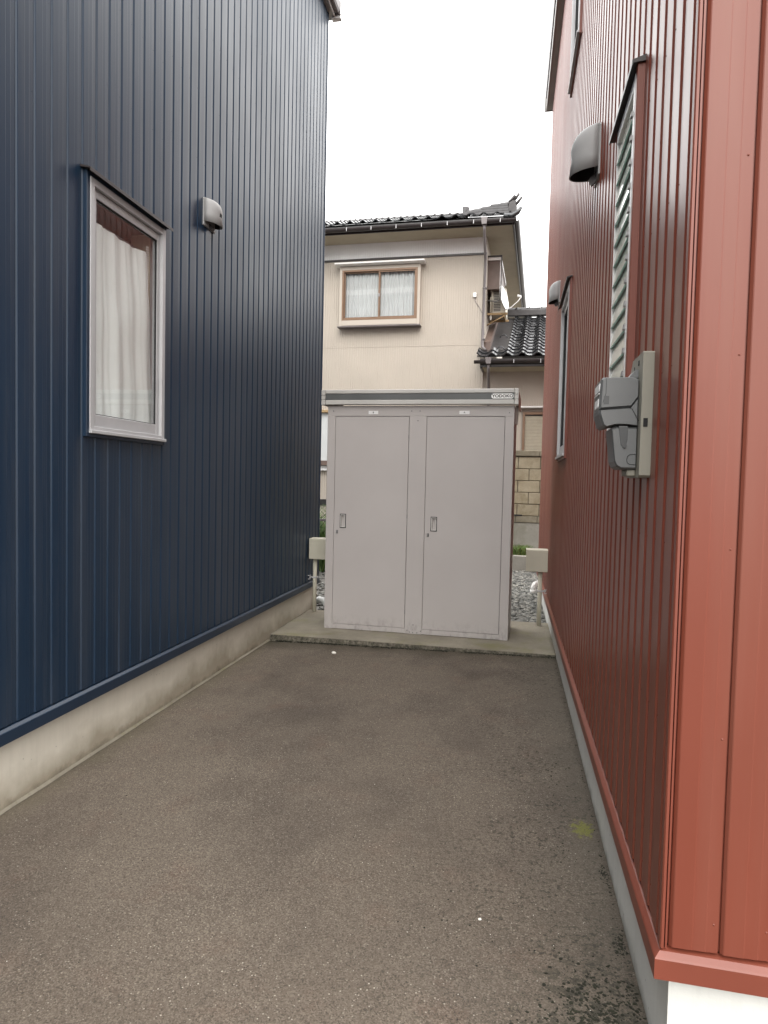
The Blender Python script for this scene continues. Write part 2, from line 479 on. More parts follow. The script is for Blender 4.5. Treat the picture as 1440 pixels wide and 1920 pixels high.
# thin mortar fillet and open joint where the drive meets the navy house's foundation
fr_, jr_ = [], []
for i in range(160):
    y = -1.0+i*.0443
    j = .006*noise.noise(Vector((y*5, 0, 8)))
    zz0 = rise(-2.12, y)
    fr_.append([(-2.171, y, zz0+.012), (-2.165, y, zz0+.008), (-2.156+j*.5, y, zz0+.003), (-2.154+j*.5, y, zz0-.004)])
    jr_.append([(-2.155+j*.5, y, zz0+.0012), (-2.149+j*.8, y, zz0+.0022), (-2.146+j, y, zz0+.0010)])
single('mortar_fillet', MB().grid(fr_), M['slab'], kind='structure')
single('joint_gap', MB().grid(jr_), M['mortar'], kind='structure')

# slab: lumpy front arris
SF = []
for i in range(105):
    x = -2.165+i*(2.60/104)
    y = 6.075-math.tan(math.radians(2.0))*(x+2.165) + .007*noise.noise(Vector((x*9, 1, 0))) + .004*noise.noise(Vector((x*34, 2, 0)))
    SF.append((x, y))
sl = MB()
top = .056
sl.grid([[(x, y, top-.004-.003*abs(noise.noise(Vector((x*16, 4, 0))))) for x, y in SF],
         [(x, y+.018, top) for x, y in SF], [(x, 6.7, top+.001) for x, y in SF], [(x, 7.34, top) for x, y in SF], [(x, 7.345, -.05) for x, y in SF]], sm=False)
slab = single('concrete_slab', sl, M['slab'], kind='structure')
ed = MB()
ed.grid([[(x, y-.001, top-.005) for x, y in SF],
         [(x, y-.006-.006*noise.noise(Vector((x*20, 7, 0))), top-.022) for x, y in SF],
         [(x, y-.008-.012*abs(noise.noise(Vector((x*14, 9, 0)))), -.01) for x, y in SF]], sm=False)
part('slab_front_edge', ed, M['slab_edge'], slab)

# ------------------------------------------------------------------ siding
PITCH = .116
PROF = [(0, -.008), (.004, -.008), (.0045, -.001), (.0105, .0050), (.013, .006), (.055, .006), (.058, .0045), (.086, .0045), (.089, .003), (.1150, .002), (.116, -.008)]
pcache = {}
def prof_clip(a, b):
    pts = [p for p in PROF if a < p[0] < b]
    def at(u):
        for (u0, h0), (u1, h1) in zip(PROF, PROF[1:]):
            if u0 <= u <= u1: return h0+(h1-h0)*(u-u0)/(u1-u0)
        return 0
    return [(a, at(a))]+pts+[(b, at(b))]
def panel_mesh(style, a, b, z0, z1, mat):
    key = (style, round(a, 4), round(b, 4), round(z0, 3), round(z1, 3))
    if key in pcache: return pcache[key]
    pr = prof_clip(a, b)
    def P(u, h, z):
        if style == 'L': return (h, u, z)
        if style == 'R': return (-h, u, z)
        return (u, -h, z)
    mb = MB()
    mb.strip([P(u, h, z0) for u, h in pr], [P(u, h, z1) for u, h in pr])
    # turned hem at the foot
    mb.strip([P(u, h, z0) for u, h in pr], [P(u, -.012, z0) for u, h in pr])
    if b > .112:                        # screws beside the lap
        z = z0+.07
        while z < min(z1, 5.2):
            for k in range(6):
                t0, t1 = 2*PI*k/6, 2*PI*(k+1)/6
                q = len(mb.v); r = .0028
                mb.v += [P(.104, .0048, z), P(.104+r*math.cos(t0), .003, z+r*math.sin(t0)), P(.104+r*math.cos(t1), .003, z+r*math.sin(t1))]
                mb.f.append((q, q+1, q+2)); mb.s.append(True)
            z += .455
    me = mb.mesh('siding_panel', mat)
    pcache[key] = me
    return me
def clad(parent, style, u_from, u_to, first, z0, z1, plane, mat, openings=(), other=0.0):
    k0 = math.floor((u_from-first)/PITCH)
    u = first+k0*PITCH
    while u < u_to-1e-6:
        lo, hi = max(u, u_from), min(u+PITCH, u_to)
        cuts = [lo, hi]
        for (a, b, za, zb) in openings:
            cuts += [x for x in (a, b) if lo < x < hi]
        cuts = sorted(cuts)
        for p, q in zip(cuts, cuts[1:]):
            if q-p < 1e-4: continue
            mid = (p+q)/2
            zs = [(z0, z1)]
            for (a, b, za, zb) in openings:
                if a < mid < b:
                    nz = []
                    for s0, s1 in zs:
                        if za < s1 and zb > s0:
                            if za > s0: nz.append((s0, za))
                            if zb < s1: nz.append((zb, s1))
                        else: nz.append((s0, s1))
                    zs = nz
            for s0, s1 in zs:
                me = panel_mesh(style, p-u, q-u, s0, s1, mat)
                loc = (plane, u, 0) if style in 'LR' else (u, plane, 0)
                piece('siding_panel', me, parent, loc)
        u += PITCH

def holed_wall(mb, x0, x1, y0, y1, z0, z1, openings):
    """vertical slab x0..x1 thick along y with rectangular holes"""
    ycuts = sorted({y0, y1, *[o[0] for o in openings], *[o[1] for o in openings]})
    for a, b in zip(ycuts, ycuts[1:]):
        zs = [(z0, z1)]
        mid = (a+b)/2
        for (oa, ob, za, zb) in openings:
            if oa < mid < ob:
                nz = []
                for s0, s1 in zs:
                    if za < s1 and zb > s0:
                        if za > s0: nz.append((s0, za))
                        if zb < s1: nz.append((zb, s1))
                    else: nz.append((s0, s1))
                zs = nz
        for s0, s1 in zs: mb.box(x0, x1, a, b, s0, s1)

# ------------------------------------------------------------------ curtains and window for the side walls
def curtain(x, y0, y1, z0, z1, amp, waves, seed, gather=0., n=64):
    rows = []
    for j in range(22):
        t = j/21
        z = z0+(z1-z0)*t
        row = []
        for i in range(n+1):
            s = i/n
            ph = s*waves*2*PI + seed
            w = amp*(math.sin(ph)*.7+math.sin(ph*.47+seed*2)*.6+.3*math.sin(ph*2.3+seed+t*1.5))
            w *= .75+.25*math.sin(t*3+s*4)
            ye = y1-(y1-y0)*gather*(t**1.5)
            y = y0+(ye-y0)*(s+.012*math.sin(ph*1.3+t*3))
            row.append((x+w+.012*noise.noise(Vector((y*5, z*4, seed))), y, z))
        rows.append(row)
    return MB().grid(rows)

def side_window(parent, sgn, xw, y0, y1, z0, z1, mats, casing_mat, proud=.03, hood=True, hood_y=(0, 0), hood_out=.035):
    """fixed-light aluminium window in a wall whose outward direction is sgn*X, face of siding at xw"""
    xo = xw+sgn*proud
    X = lambda d: xo-sgn*d              # d metres back from the window face
    w = part('window', MB().box(X(.028), X(.10), y0+.03, y1-.03, z0+.03, z0+.045), M['alu'], parent)
    fr = MB()
    t = .036
    fr.box(X(0), X(.085), y0, y0+t, z0, z1, .002)
    fr.box(X(0), X(.085), y1-t, y1, z0, z1, .002)
    fr.box(X(.001), X(.085), y0+t, y1-t, z1-t, z1, .002)
    fr.box(X(.001), X(.085), y0+t, y1-t, z0, z0+.030, .002)
    fr.box(X(-.012), X(.02), y0-.004, y1+.004, z0-.008, z0+.010, .002)
    part('frame', fr, M['alu'], w)
    sa = MB()
    a, b, c, d = y0+t+.002, y1-t-.002, z0+.032, z1-t-.002
    sa.box(X(.020), X(.052), a, a+.040, c, d, .002)
    sa.box(X(.020), X(.052), b-.030, b, c, d, .002)
    sa.box(X(.021), X(.052), a+.040, b-.030, d-.042, d, .002)
    sa.box(X(.021), X(.052), a+.040, b-.030, c, c+.062, .002)
    part('sash', sa, M['alu'], w)
    gk = MB()
    A, B, Cc, D = a+.040, b-.030, c+.062, d-.042
    for q in ((A, A+.004, Cc, D), (B-.004, B, Cc, D)): gk.box(X(.0235), X(.034), *q)
    for q in ((A+.004, B-.004, Cc, Cc+.004), (A+.004, B-.004, D-.004, D)): gk.box(X(.0235), X(.034), *q)
    part('gasket', gk, M['black_fill'], w)
    part('pane', MB().quad((X(.034), A, Cc), (X(.034), B, Cc), (X(.034), B, D), (X(.034), A, D)), M['glass'], w)
    cs = MB()
    e = .026
    cs.box(xw-sgn*.01, xo-sgn*.004, y0-e, y0-.001, z0-e, z1+e, .002)
    cs.box(xw-sgn*.01, xo-sgn*.004, y1+.001, y1+e, z0-e, z1+e, .002)
    cs.box(xw-sgn*.01, xo-sgn*.006, y0-.001, y1+.001, z0-e, z0-.009, .002)
    cs.box(xw-sgn*.01, xo-sgn*.006, y0-.001, y1+.001, z1+.001, z1+e, .002)
    part('casing', cs, casing_mat, w)
    if hood:
        h = MB()
        ya, yb = hood_y
        h.prism([(xw-sgn*.005, z1+.040), (xo+sgn*hood_out, z1+.022), (xo+sgn*hood_out, z1+.004), (xo+sgn*(hood_out-.003), z1+.004), (xo+sgn*(hood_out-.003), z1+.016), (xw-sgn*.005, z1+.028)], ya, yb, 'y')
        part('hood', h, M['dark_trim'], w)
    # reveal of the room behind
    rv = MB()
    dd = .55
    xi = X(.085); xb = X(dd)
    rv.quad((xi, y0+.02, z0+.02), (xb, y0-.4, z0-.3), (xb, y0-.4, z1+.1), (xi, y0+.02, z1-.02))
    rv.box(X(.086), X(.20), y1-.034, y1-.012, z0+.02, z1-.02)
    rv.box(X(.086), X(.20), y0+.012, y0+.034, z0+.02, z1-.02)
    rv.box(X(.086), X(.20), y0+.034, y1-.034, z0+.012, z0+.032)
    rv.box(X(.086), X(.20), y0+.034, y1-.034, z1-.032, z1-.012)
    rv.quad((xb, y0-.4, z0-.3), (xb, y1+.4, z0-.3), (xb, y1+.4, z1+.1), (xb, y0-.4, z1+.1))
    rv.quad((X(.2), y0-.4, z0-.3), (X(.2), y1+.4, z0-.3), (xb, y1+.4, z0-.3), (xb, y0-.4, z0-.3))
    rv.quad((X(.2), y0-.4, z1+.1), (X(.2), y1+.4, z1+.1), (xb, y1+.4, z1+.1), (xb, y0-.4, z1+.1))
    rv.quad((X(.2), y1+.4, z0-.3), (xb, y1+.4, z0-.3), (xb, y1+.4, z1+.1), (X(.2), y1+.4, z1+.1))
    part('room', rv, M['room_shade'], w)  # darkness of the room is in its colour
    jm = MB(); jm.box(X(.0865), X(.21), y1-.038, y1-.0345, z0+.033, z1-.033); jm.box(X(.0865), X(.21), y0+.0345, y1-.039, z0+.0325, z0+.036)
    part('reveal', jm, M['room'], w)
    return w, X

# ------------------------------------------------------------------ BLUE HOUSE
XL = -2.145                 # face of the navy siding
ZF = .318                   # foot of the base flashing
blue = thing('metal_clad_house', 'tall navy blue house in ribbed metal siding, filling the left side of the driveway', 'house', (XL, 2.5, 0))
wl = (3.190, 3.955, 1.720, 2.998)
op = [(wl[0]-.001, wl[1]+.001, wl[2]-.001, wl[3]+.001)]
Y0B, Y1B = -2.6, 7.585
w = MB(); holed_wall(w, XL-.13, XL-.013, Y0B, Y1B-.02, .34, 6.66, op)
w.box(-8.2, XL-.131, Y1B-.14, Y1B-.02, .34, 6.66); w.box(-8.2, XL-.131, Y0B, Y0B+.12, .34, 6.66); w.box(-8.2, -8.08, Y0B+.13, Y1B-.15, .34, 6.66)
part('wall', w, M['blue_flat'], blue)
f = MB(); f.box(-8.15, XL-.024, Y0B+.05, Y1B-.04, -.1, ZF+.03, .006)
part('foundation', f, M['found'], blue)
fl = MB()
def flash(xw, s, a, b):
    z = ZF
    return [(xw-s*.012, z+.071), (xw+s*.006, z+.066), (xw+s*.019, z+.056), (xw+s*.021, z+.053), (xw+s*.021, z+.002), (xw+s*.017, z), (xw+s*.016, z+.002), (xw+s*.016, z+.050), (xw-s*.012, z+.060)]
fl.prism(flash(XL, 1, 0, 0), Y0B, Y1B+.012, 'y')
part('base_flashing', fl, M['blue_flat'], blue)
clad(blue, 'L', Y0B, Y1B-.004, 2.686, ZF+.074, 6.66, XL, M['blue'], [(wl[0]-.02, wl[1]+.02, wl[2]-.02, wl[3]+.02)])
ct = MB(); ct.box(XL-.04, XL+.010, Y1B-.004, Y1B+.014, ZF+.074, 6.66, .003); ct.box(XL-.05, XL-.041, Y1B-.03, Y1B+.012, ZF+.074, 6.66)
part('corner_trim', ct, M['blue_flat'], blue)
# roof, soffit, fascia, gutter along the driveway side
rf = MB(); rf.prism([(XL+.075, 6.81), (XL+.075, 6.83), (-5.2, 7.9), (-8.5, 6.83), (-8.5, 6.79), (-5.2, 7.86)], Y0B-.15, Y1B+.13, 'y')
part('roof', rf, M['dark_trim'], blue)
so = MB(); so.box(XL-.01, XL+.052, Y0B-.1, Y1B+.11, 6.663, 6.685)
part('soffit', so, M['eave'], blue)
fs = MB(); fs.box(XL+.052, XL+.066, Y0B-.1, Y1B+.12, 6.655, 6.80, .003); fs.box(XL-3, XL+.051, Y1B+.112, Y1B+.13, 6.66, 6.80, .003)
part('fascia', fs, M['eave_white'], blue)
gt = MB()
gp = [(XL+.133, 6.80), (XL+.133, 6.70), (XL+.150, 6.675), (XL+.205, 6.675), (XL+.228, 6.70), (XL+.232, 6.80), (XL+.224, 6.80), (XL+.220, 6.71), (XL+.2, 6.685), (XL+.155, 6.685), (XL+.141, 6.705), (XL+.141, 6.80)]
gp = [(XL+.068+(x-XL-.133)*.6, z) for x, z in gp]
gt.prism(gp, Y0B-.1, Y1B+.05, 'y'); gt.box(XL+.067, XL+.130, Y1B+.051, Y1B+.065, 6.668, 6.806)
part('gutter', gt, M['pipe'], blue)
gc = MB(); gc.box(XL+.02, XL+.128, Y1B+.066, Y1B+.135, 6.64, 6.70, .004)
part('gutter_end_cap', gc, M['eave_white'], blue)
ww, X = side_window(blue, 1, XL, wl[0], wl[1], wl[2], wl[3], None, M['blue_flat'], .030, True, (3.140, 3.990), .030)
part('curtain', curtain(X(.066), 3.20, 3.92, 1.70, 2.82, .016, 4.6, .7, .10), M['curtain'], ww)
part('curtain', curtain(X(.125), 3.60, 3.97, 1.70, 2.82, .010, 5, 2.1), M['lace'], ww, label='thin lace curtain behind the white one')
ro = MB(); ro.box(X(.10), X(.13), 3.22, 3.92, 2.825, 2.85, .006)
part('blind_headrail', ro, M['pipe'], ww)
bc = MB()
for yy in (3.838, 3.854):
    for i in range(62):
        zc = 1.98+i*.0145
        bc.box(X(.060), X(.064), yy-.0022, yy+.0022, zc-.004, zc+.004)
part('bead_chain', bc, M['white'], ww)

# ------------------------------------------------------------------ vent hoods
def vent_hood(label, sgn, xw, yc, ztop, wid, hgt, out, group):
    """half-round weather hood: quarter-round top, open foot, on a flat plate"""
    t = thing('vent_hood', label, 'vent hood', (xw, yc, ztop-hgt/2), 0, group)
    r = wid/2
    rows = []
    n = 14
    # sections down the hood: radius in plan (semi-ellipse out from the wall)
    prof = []
    for i in range(9):
        a = i/8*PI/2
        prof.append((ztop-.012-(1-math.sin(PI/2-a))*hgt*.42, math.sin(a)**.7*out*.95+.004, .82+.18*math.sin(a)))
    prof.append((ztop-hgt*.62, out*.95, 1.0))
    prof.append((ztop-hgt*.86, out*1.02, 1.0))
    for z, o, k in prof:
        rows.append([(xw+sgn*(.008+o*math.sin(PI*j/n)**.85), yc-r*k*math.cos(PI*j/n), z-(0.0 if z > ztop-hgt*.8 else .018*math.sin(PI*j/n))) for j in range(n+1)])
    hd = MB().grid(rows)
    o = part('hood', hd, M['vent'], t)
    inn = [[(xw+sgn*.004+(p[0]-xw)*.95, yc+(p[1]-yc)*.95, p[2]-.006 if p[2] > ztop-hgt*.8 else p[2]+.001) for p in row] for row in rows]
    part('shade_shell', MB().grid(inn), M['black_fill'], t)  # black shell added to paint the shade inside the hood
    so = o.modifiers.new('thickness', 'SOLIDIFY'); so.thickness = .003; so.offset = 1
    pl = MB()
    pts = [(yc-r*1.06, ztop-hgt), (yc+r*1.06, ztop-hgt), (yc+r*1.06, ztop-.10*hgt)] + [(yc+r*1.06*math.cos(a), ztop-.10*hgt+.10*hgt*math.sin(a)) for a in (PI*.2, PI*.5, PI*.8)] + [(yc-r*1.06, ztop-.10*hgt)]
    pl.prism(pts, xw-sgn*.004, xw+sgn*.0085, 'x')
    part('wall_plate', pl, M['vent'], t)
    sp = MB(); sp.tube([(xw+sgn*.012, yc, ztop-hgt*.45), (xw+sgn*.06, yc, ztop-hgt*.45)], r*.72, 16)
    part('duct', sp, M['black_fill'], t)
    dr = MB(); dr.prism([(xw+sgn*.009, ztop-hgt*.82), (xw+sgn*.045, ztop-hgt*.98), (xw+sgn*.030, ztop-hgt*1.10), (xw+sgn*.009, ztop-hgt*1.02)], yc-.012, yc+.012, 'y')
    part('damper_tab', dr, M['dark_trim'], t)
    return t
vent_hood('silver vent hood beside the tall window on the navy wall', 1, XL+.006, 4.60, 3.440, .17, .20, .088, 'vent hoods on the metal walls')

# ------------------------------------------------------------------ RED HOUSE
XR = .400
HY = math.radians(-2.35)
YC = 1.745                 # front corner of the siding
Y1R = 9.52
red = thing('metal_clad_house', 'brick red house in ribbed metal siding along the right edge of the driveway', 'house', (XR, YC, 0))
lou = (2.475, 2.905, 1.72, 2.885)
far = (5.235, 6.015, 1.725, 2.985)
upw = (5.15, 5.93, 4.70, 6.15)
ops = [(a-.001, b+.001, c-.001, d+.001) for a, b, c, d in (lou, far, upw)]
w = MB(); holed_wall(w, XR+.013, XR+.13, YC+.06, Y1R-.02, .34, 6.62, ops)
w.box(XR+.131, 6.4, Y1R-.14, Y1R-.02, .34, 6.62)
w.box(6.28, 6.4, YC+.2, Y1R-.15, .34, 6.62)
part('wall', w, M['red_flat'], red)
# front wall slab follows the slight skew of the front face
tn = math.tan(HY)
fw = MB(); fw.prism([(XR+.03, YC+.03), (6.4, YC+.03+tn*(6.4-XR)), (6.4, YC+.15+tn*(6.4-XR)), (XR+.03, YC+.15)], .34, 6.62, 'z')
part('wall', fw, M['red_flat'], red)
f = MB(); f.prism([(XR+.024, YC+.020), (6.3, YC+.020+tn*(6.3-XR)), (6.3, Y1R-.04), (XR+.024, Y1R-.04)], -.1, ZF+.02, 'z')
part('foundation', f, M['found_r'], red)
clad(red, 'R', YC+.018, Y1R, 2.593-.003, ZF+.060, 6.62, XR, M['red'], [(a-.02, b+.02, c-.02, d+.02) for a, b, c, d in (lou, far, upw)])
fl = MB()
ZR = ZF-.018
def flashr(d):
    return [(-.012, ZR+.071), (.006, ZR+.066), (.017, ZR+.056), (.020, ZR+.052), (.020, ZR+.002), (.016, ZR), (.014, ZR+.002), (.014, ZR+.048), (-.012, ZR+.058)]
pr_ = flashr(0)
A = [(XR-o, Y1R+.01, z) for o, z in pr_]
B = [(XR-o, YC-o, z) for o, z in pr_]
C2 = [(5.9, YC-o+tn*(5.9-XR), z) for o, z in pr_]
fl.strip(A+[A[0]], B+[B[0]]); fl.strip(B+[B[0]], C2+[C2[0]])
part('base_flashing', fl, M['red_flat'], red)
# front face cladding: own frame turned with the face
fr_root = bpy.data.objects.new('front_cladding', MB().box(.034, 5.9-XR, .012, .022, ZF+.060, 6.62).mesh('front_cladding', M['red_flat'])); COL.objects.link(fr_root)
fr_root.parent = red; fr_root.location = (0, 0, 0); fr_root.rotation_euler = (0, 0, HY)
ORG[fr_root] = (0, 0, 0)
clad(fr_root, 'F', .0125, 4.2, .0125-.002, ZF+.060, 6.62, 0.0, M['red'])
# folded corner trim
ct = MB()
ct.prism([(XR-.007, YC+.016), (XR-.007, YC-.005), (XR-.004, YC-.009), (XR+.002, YC-.009), (XR+.003, YC+.003), (XR+.0045, YC+.003), (XR+.0055, YC-.007), (XR+.0095, YC-.007), (XR+.0105, YC+.010), (XR+.003, YC+.016)], ZF+.056, 6.62, 'z')
part('corner_trim', ct, M['red_flat'], red)
rf = MB(); rf.prism([(XR-.10, 6.78), (XR-.10, 6.82), (3.3, 7.8), (6.6, 6.82), (6.6, 6.78), (3.3, 7.76)], YC-.15, Y1R+.13, 'y')
part('roof', rf, M['dark_trim'], red)
so = MB(); so.box(XR-.066, XR+.012, YC-.1, Y1R+.10, 6.485, 6.51)
part('soffit', so, M['eave'], red)
fs = MB(); fs.box(XR-.084, XR-.067, YC-.1, Y1R+.11, 6.478, 6.74, .003); fs.box(XR-.106, XR+2, Y1R+.112, Y1R+.13, 6.48, 6.78, .003)
fs.box(XR-.066, XR-.030, YC-.1, Y1R+.11, 6.512, 6.54, .003)
part('fascia', fs, M['eave'], red)
gt = MB(); gt.box(XR-.098, XR-.085, YC-.1, Y1R+.02, 6.60, 6.76, .002)
part('eave_trim', gt, M['pipe'], red)
# windows
w2, X = side_window(red, -1, XR, far[0], far[1], far[2], far[3], None, M['red_flat'], .026, True, (5.19, 6.12), .022)
part('curtain', curtain(X(.064), 5.26, 5.99, 1.76, 2.94, .010, 5, 1.7), M['curtain'], w2)
w3, X = side_window(red, -1, XR, upw[0], upw[1], upw[2], upw[3], None, M['red_flat'], .026, False)
part('curtain', curtain(X(.064), 5.18, 5.90, 4.73, 6.11, .010, 6, .3), M['curtain'], w3)
# louvre window
xo = XR-.030
X = lambda d: xo+d
wj = part('window', MB().box(X(.06), X(.10), lou[0]+.04, lou[1]-.03, lou[2]+.02, lou[2]+.035), M['alu'], red, label='tall narrow louvre window with tilted glass blades')
fr = MB()
y0, y1, z0, z1 = lou
fr.box(X(0), X(.09), y0, y0+.030, z0, z1, .002); fr.box(X(.004), X(.09), y1-.018, y1, z0, z1, .002)
fr.box(X(.001), X(.09), y0+.030, y1-.026, z1-.04, z1, .002); fr.box(X(.001), X(.09), y0+.030, y1-.026, z0, z0+.035, .002)
part('frame', fr, M['white'], wj)
cs = MB(); cs.box(XR+.01, X(.001), y0-.030, y0-.001, z0-.025, z1+.02, .002); cs.box(XR+.01, X(.001), y1+.001, y1+.024, z0-.025, z1+.02, .002)
cs.box(XR+.01, X(.003), y0-.001, y1+.001, z0-.025, z0-.001, .002)
part('casing', cs, M['red_flat'], wj)
h = MB(); h.prism([(XR+.005, z1+.040), (XR-.048, z1+.022), (XR-.048, z1+.005), (XR-.045, z1+.005), (XR-.045, z1+.012), (XR+.005, z1+.018)], 2.435, 2.985, 'y')
part('hood', h, M['dark_trim'], wj)
bl = MB(); p = .0795
a, b_ = y0+.034, y1-.020
ang = math.radians(7)
hw = p*.59
bl.box(0, .005, a, b_, -hw, hw)
blade = bl.mesh('louvre_blade', M['louvre_glass'])
eg = MB(); eg.box(-.0012, .0062, a, b_, -hw-.0040, -hw-.0002); blade_edge = eg.mesh('blade_edge', M['glass_edge'])
cl = MB(); cl.box(-.010, .012, a-.010, a+.010, -hw-.012, -hw+.006, .001); 
cl.prism([(-.004, -hw+.004), (.004, -hw+.004), (.004, hw*.95), (.001, hw*.95)], a-.004, a+.014, 'y')
clip = cl.mesh('blade_clip', M['alu_dark'])
z = z0+.06
while z < z1-.05:
    o = piece('louvre_blade', blade, wj, (X(.010), 0, z), None, (0, ang, 0))
    ORG[o] = (0, 0, 0)
    for nm, me in (('blade_edge', blade_edge), ('blade_clip', clip)):
        q = bpy.data.objects.new(nm, me); COL.objects.link(q); q.parent = wj
        q.location = o.location; q.rotation_euler = o.rotation_euler
    z += p
part('room_lining', MB().box(X(.092), X(.10), y0, y1, z0, z1), M['room'], wj)
vent_hood('large silver vent hood high on the red wall beyond the louvre window', -1, XR-.006, 3.76, 3.345, .17, .27, .130, 'vent hoods on the metal walls')
vent_hood('small far vent hood above the narrow window on the red wall', -1, XR-.006, 6.72, 3.405, .18, .21, .085, 'vent hoods on the metal walls')

# ------------------------------------------------------------------ electricity meter on the red wall
mt = thing('electricity_meter', 'grey electricity meter on a beige backing board on the red wall near its corner', 'electricity meter', (XR, 2.2, 1.53))
bd = MB()
yb0, yb1 = 2.105, 2.325
bd.prism([(yb0, 1.535), (yb0+.01, 1.528), (yb1-.01, 1.528), (yb1, 1.535), (yb1, 1.85), (yb1-.045, 1.893), (yb0+.004, 1.893), (yb0, 1.889)], XR-.003, .3655, 'x')
part('backing_board', bd, M['beige_board'], mt)
hl = MB(); hl.box(.372, .384, yb0-.0015, yb0+.002, 1.675, 1.700)
hl.box(.364, .3662, 2.165, 2.178, 1.862, 1.876); hl.box(.364, .3662, 2.24, 2.246, 1.845, 1.868)
part('board_slot', hl, M['black_fill'], mt)
ya, yb = 2.140, 2.292
def sec(mb, prof, a, b, ch=.006, sub=None):
    """extrude (x,z) outline from y=a to b with chamfered ends"""
    cx = sum(p[0] for p in prof)/len(prof); cz = sum(p[1] for p in prof)/len(prof)
    def sh(k): return [(x+(cx-x)*k, z+(cz-z)*k) for x, z in prof]
    rings = [(sh(.10), a), (prof, a+ch), (prof, b-ch), (sh(.10), b)]
    n0 = len(mb.v); k = len(prof)
    for pf, y in rings: mb.v += [(x, y, z) for x, z in pf]
    for r in range(3):
        for i in range(k):
            j = (i+1) % k
            mb.f.append((n0+r*k+i, n0+r*k+j, n0+(r+1)*k+j, n0+(r+1)*k+i)); mb.s.append(False)
    mb.f.append(tuple(n0+i for i in range(k))); mb.s.append(False)
    mb.f.append(tuple(n0+3*k+i for i in reversed(range(k)))); mb.s.append(False)
up = MB()
sec(up, [(.3655, 1.765), (.3655, 1.815), (.358, 1.822), (.342, 1.825), (.262, 1.824), (.256, 1.818), (.254, 1.775), (.252, 1.728), (.345, 1.735)], ya, yb, .012)
part('meter_body', up, M['grey_plastic'], mt)
mid = MB()
sec(mid, [(.3655, 1.680), (.3655, 1.764), (.345, 1.734), (.252, 1.727), (.253, 1.715), (.264, 1.682), (.272, 1.676), (.300, 1.684), (.335, 1.684)], ya-.003, yb+.003, .010)
part('terminal_housing', mid, M['grey_plastic'], mt)
lo = MB()
sec(lo, [(.3655, 1.552), (.3655, 1.679), (.300, 1.679), (.290, 1.673), (.302, 1.575), (.308, 1.560), (.322, 1.552)], ya+.004, yb-.004, .012)
part('terminal_cover', lo, M['grey_plastic'], mt)
rc = MB(); sec(rc, [(.336, 1.640), (.336, 1.680), (.310, 1.680), (.318, 1.622), (.330, 1.612)], ya+.0025, ya+.03, .001)
rc.tube([(.328, ya+.0035, 1.622), (.328, ya-.001, 1.622)], .0065, 12)
part('cover_screw', rc, M['grey_plastic2'], mt)
ln = MB()
path = [(.342, 1.733), (.352, 1.722), (.3645, 1.700)]
ln.tube([(x, ya-.0032, z) for x, z in [(.256, 1.7265), (.335, 1.7335), (.345, 1.7300), (.3645, 1.694)]], .0012, 5)
ln.tube([(x, ya+.0035, z) for x, z in [(.362, 1.596), (.346, 1.596), (.338, 1.590), (.336, 1.580), (.338, 1.571), (.346, 1.566), (.362, 1.566)]], .0009, 5)
ln.tube([(.270, ya+.0005, 1.82), (.270, ya+.0005, 1.776), (.262, ya+.0005, 1.748)], .0010, 5)
part('seam_line', ln, M['black_fill'], mt)
wd = MB(); wd.box(.2528, .2560, ya+.022, yb-.022, 1.785, 1.808, .001)
part('display_window', wd, M['sticker'], mt)
wd = MB(); wd.box(.2505, .2540, ya+.022, yb-.05, 1.736, 1.762, .001); wd.box(.2515, .2560, ya+.02, yb-.02, 1.776, 1.779)
part('rating_label', wd, M['sticker'], mt)
sw = MB(); sw.box(.263, .281, ya-.0005, ya+.010, 1.742, 1.770, .002)
part('side_latch', sw, M['grey_plastic2'], mt)
tb = MB(); tb.prism([(.3650, 1.826), (.3650, 1.850), (.356, 1.850), (.338, 1.826)], ya+.03, yb-.03, 'y')
part('mounting_tab', tb, M['grey_plastic'], mt)
tb = MB(); tb.box(.340, .3650, ya+.02, yb-.03, 1.532, 1.5515, .003)
part('cable_entry', tb, M['beige_board'], mt)

# ------------------------------------------------------------------ STORAGE CABINET (turned with the house behind)
V = 6.385                   # depth of its front in the turned frame
SH = -.2619                 # turned-frame offset of the cabinet
ucx = -.87+SH
st = thing('storage_cabinet', 'grey steel two-door storage cabinet standing across the end of the driveway', 'storage cabinet', (ucx, V, .056), HY)
U0, U1 = -1.757+SH, .015+SH
ZB, ZT = .057, 2.215
D = .62
bd = MB()
bd.box(U0, U0+.012, V+.02, V+D, ZB, ZT); bd.box(U1-.012, U1, V+.02, V+D, ZB, ZT); bd.box(U0+.0125, U1-.0125, V+D-.012, V+D, ZB, ZT)
bd.box(U0+.0125, U1-.0125, V+.06, V+D-.0125, ZB, ZB+.01)
part('carcass', bd, M['cab'], st)
bk = MB(); bk.box(U0+.02, U1-.02, V+.030, V+.036, ZB+.02, ZT-.02)
part('gap_shade_sheet', bk, M['black_fill'], st)  # black sheet stands in for the shade seen through the door gaps
D1 = (-1.6735+SH, -.9585+SH); D2 = (-.7855+SH, -.0715+SH)
ZD0, ZD1 = .110, 2.113
for nm, a, b_, c_, d_ in (('frame_post', U0, D1[0]-.0035, ZB, 2.190), ('frame_post', D1[1]+.0035, D2[0]-.0035, ZB, 2.190), ('frame_post', D2[1]+.0035, U1, ZB, 2.190)):
    part(nm, MB().box(a, b_, V, V+.028, c_, ZD1+.004, .003), M['cab'], st)
for a, b_ in (D1, D2):
    part('bottom_rail', MB().box(a-.003, b_+.003, V+.001, V+.028, ZB+.003, ZD0-.004, .002), M['cab'], st)
part('header_panel', MB().box(U0+.001, U1-.001, V+.002, V+.028, ZD1+.0045, ZT, .002), M['cab'], st)
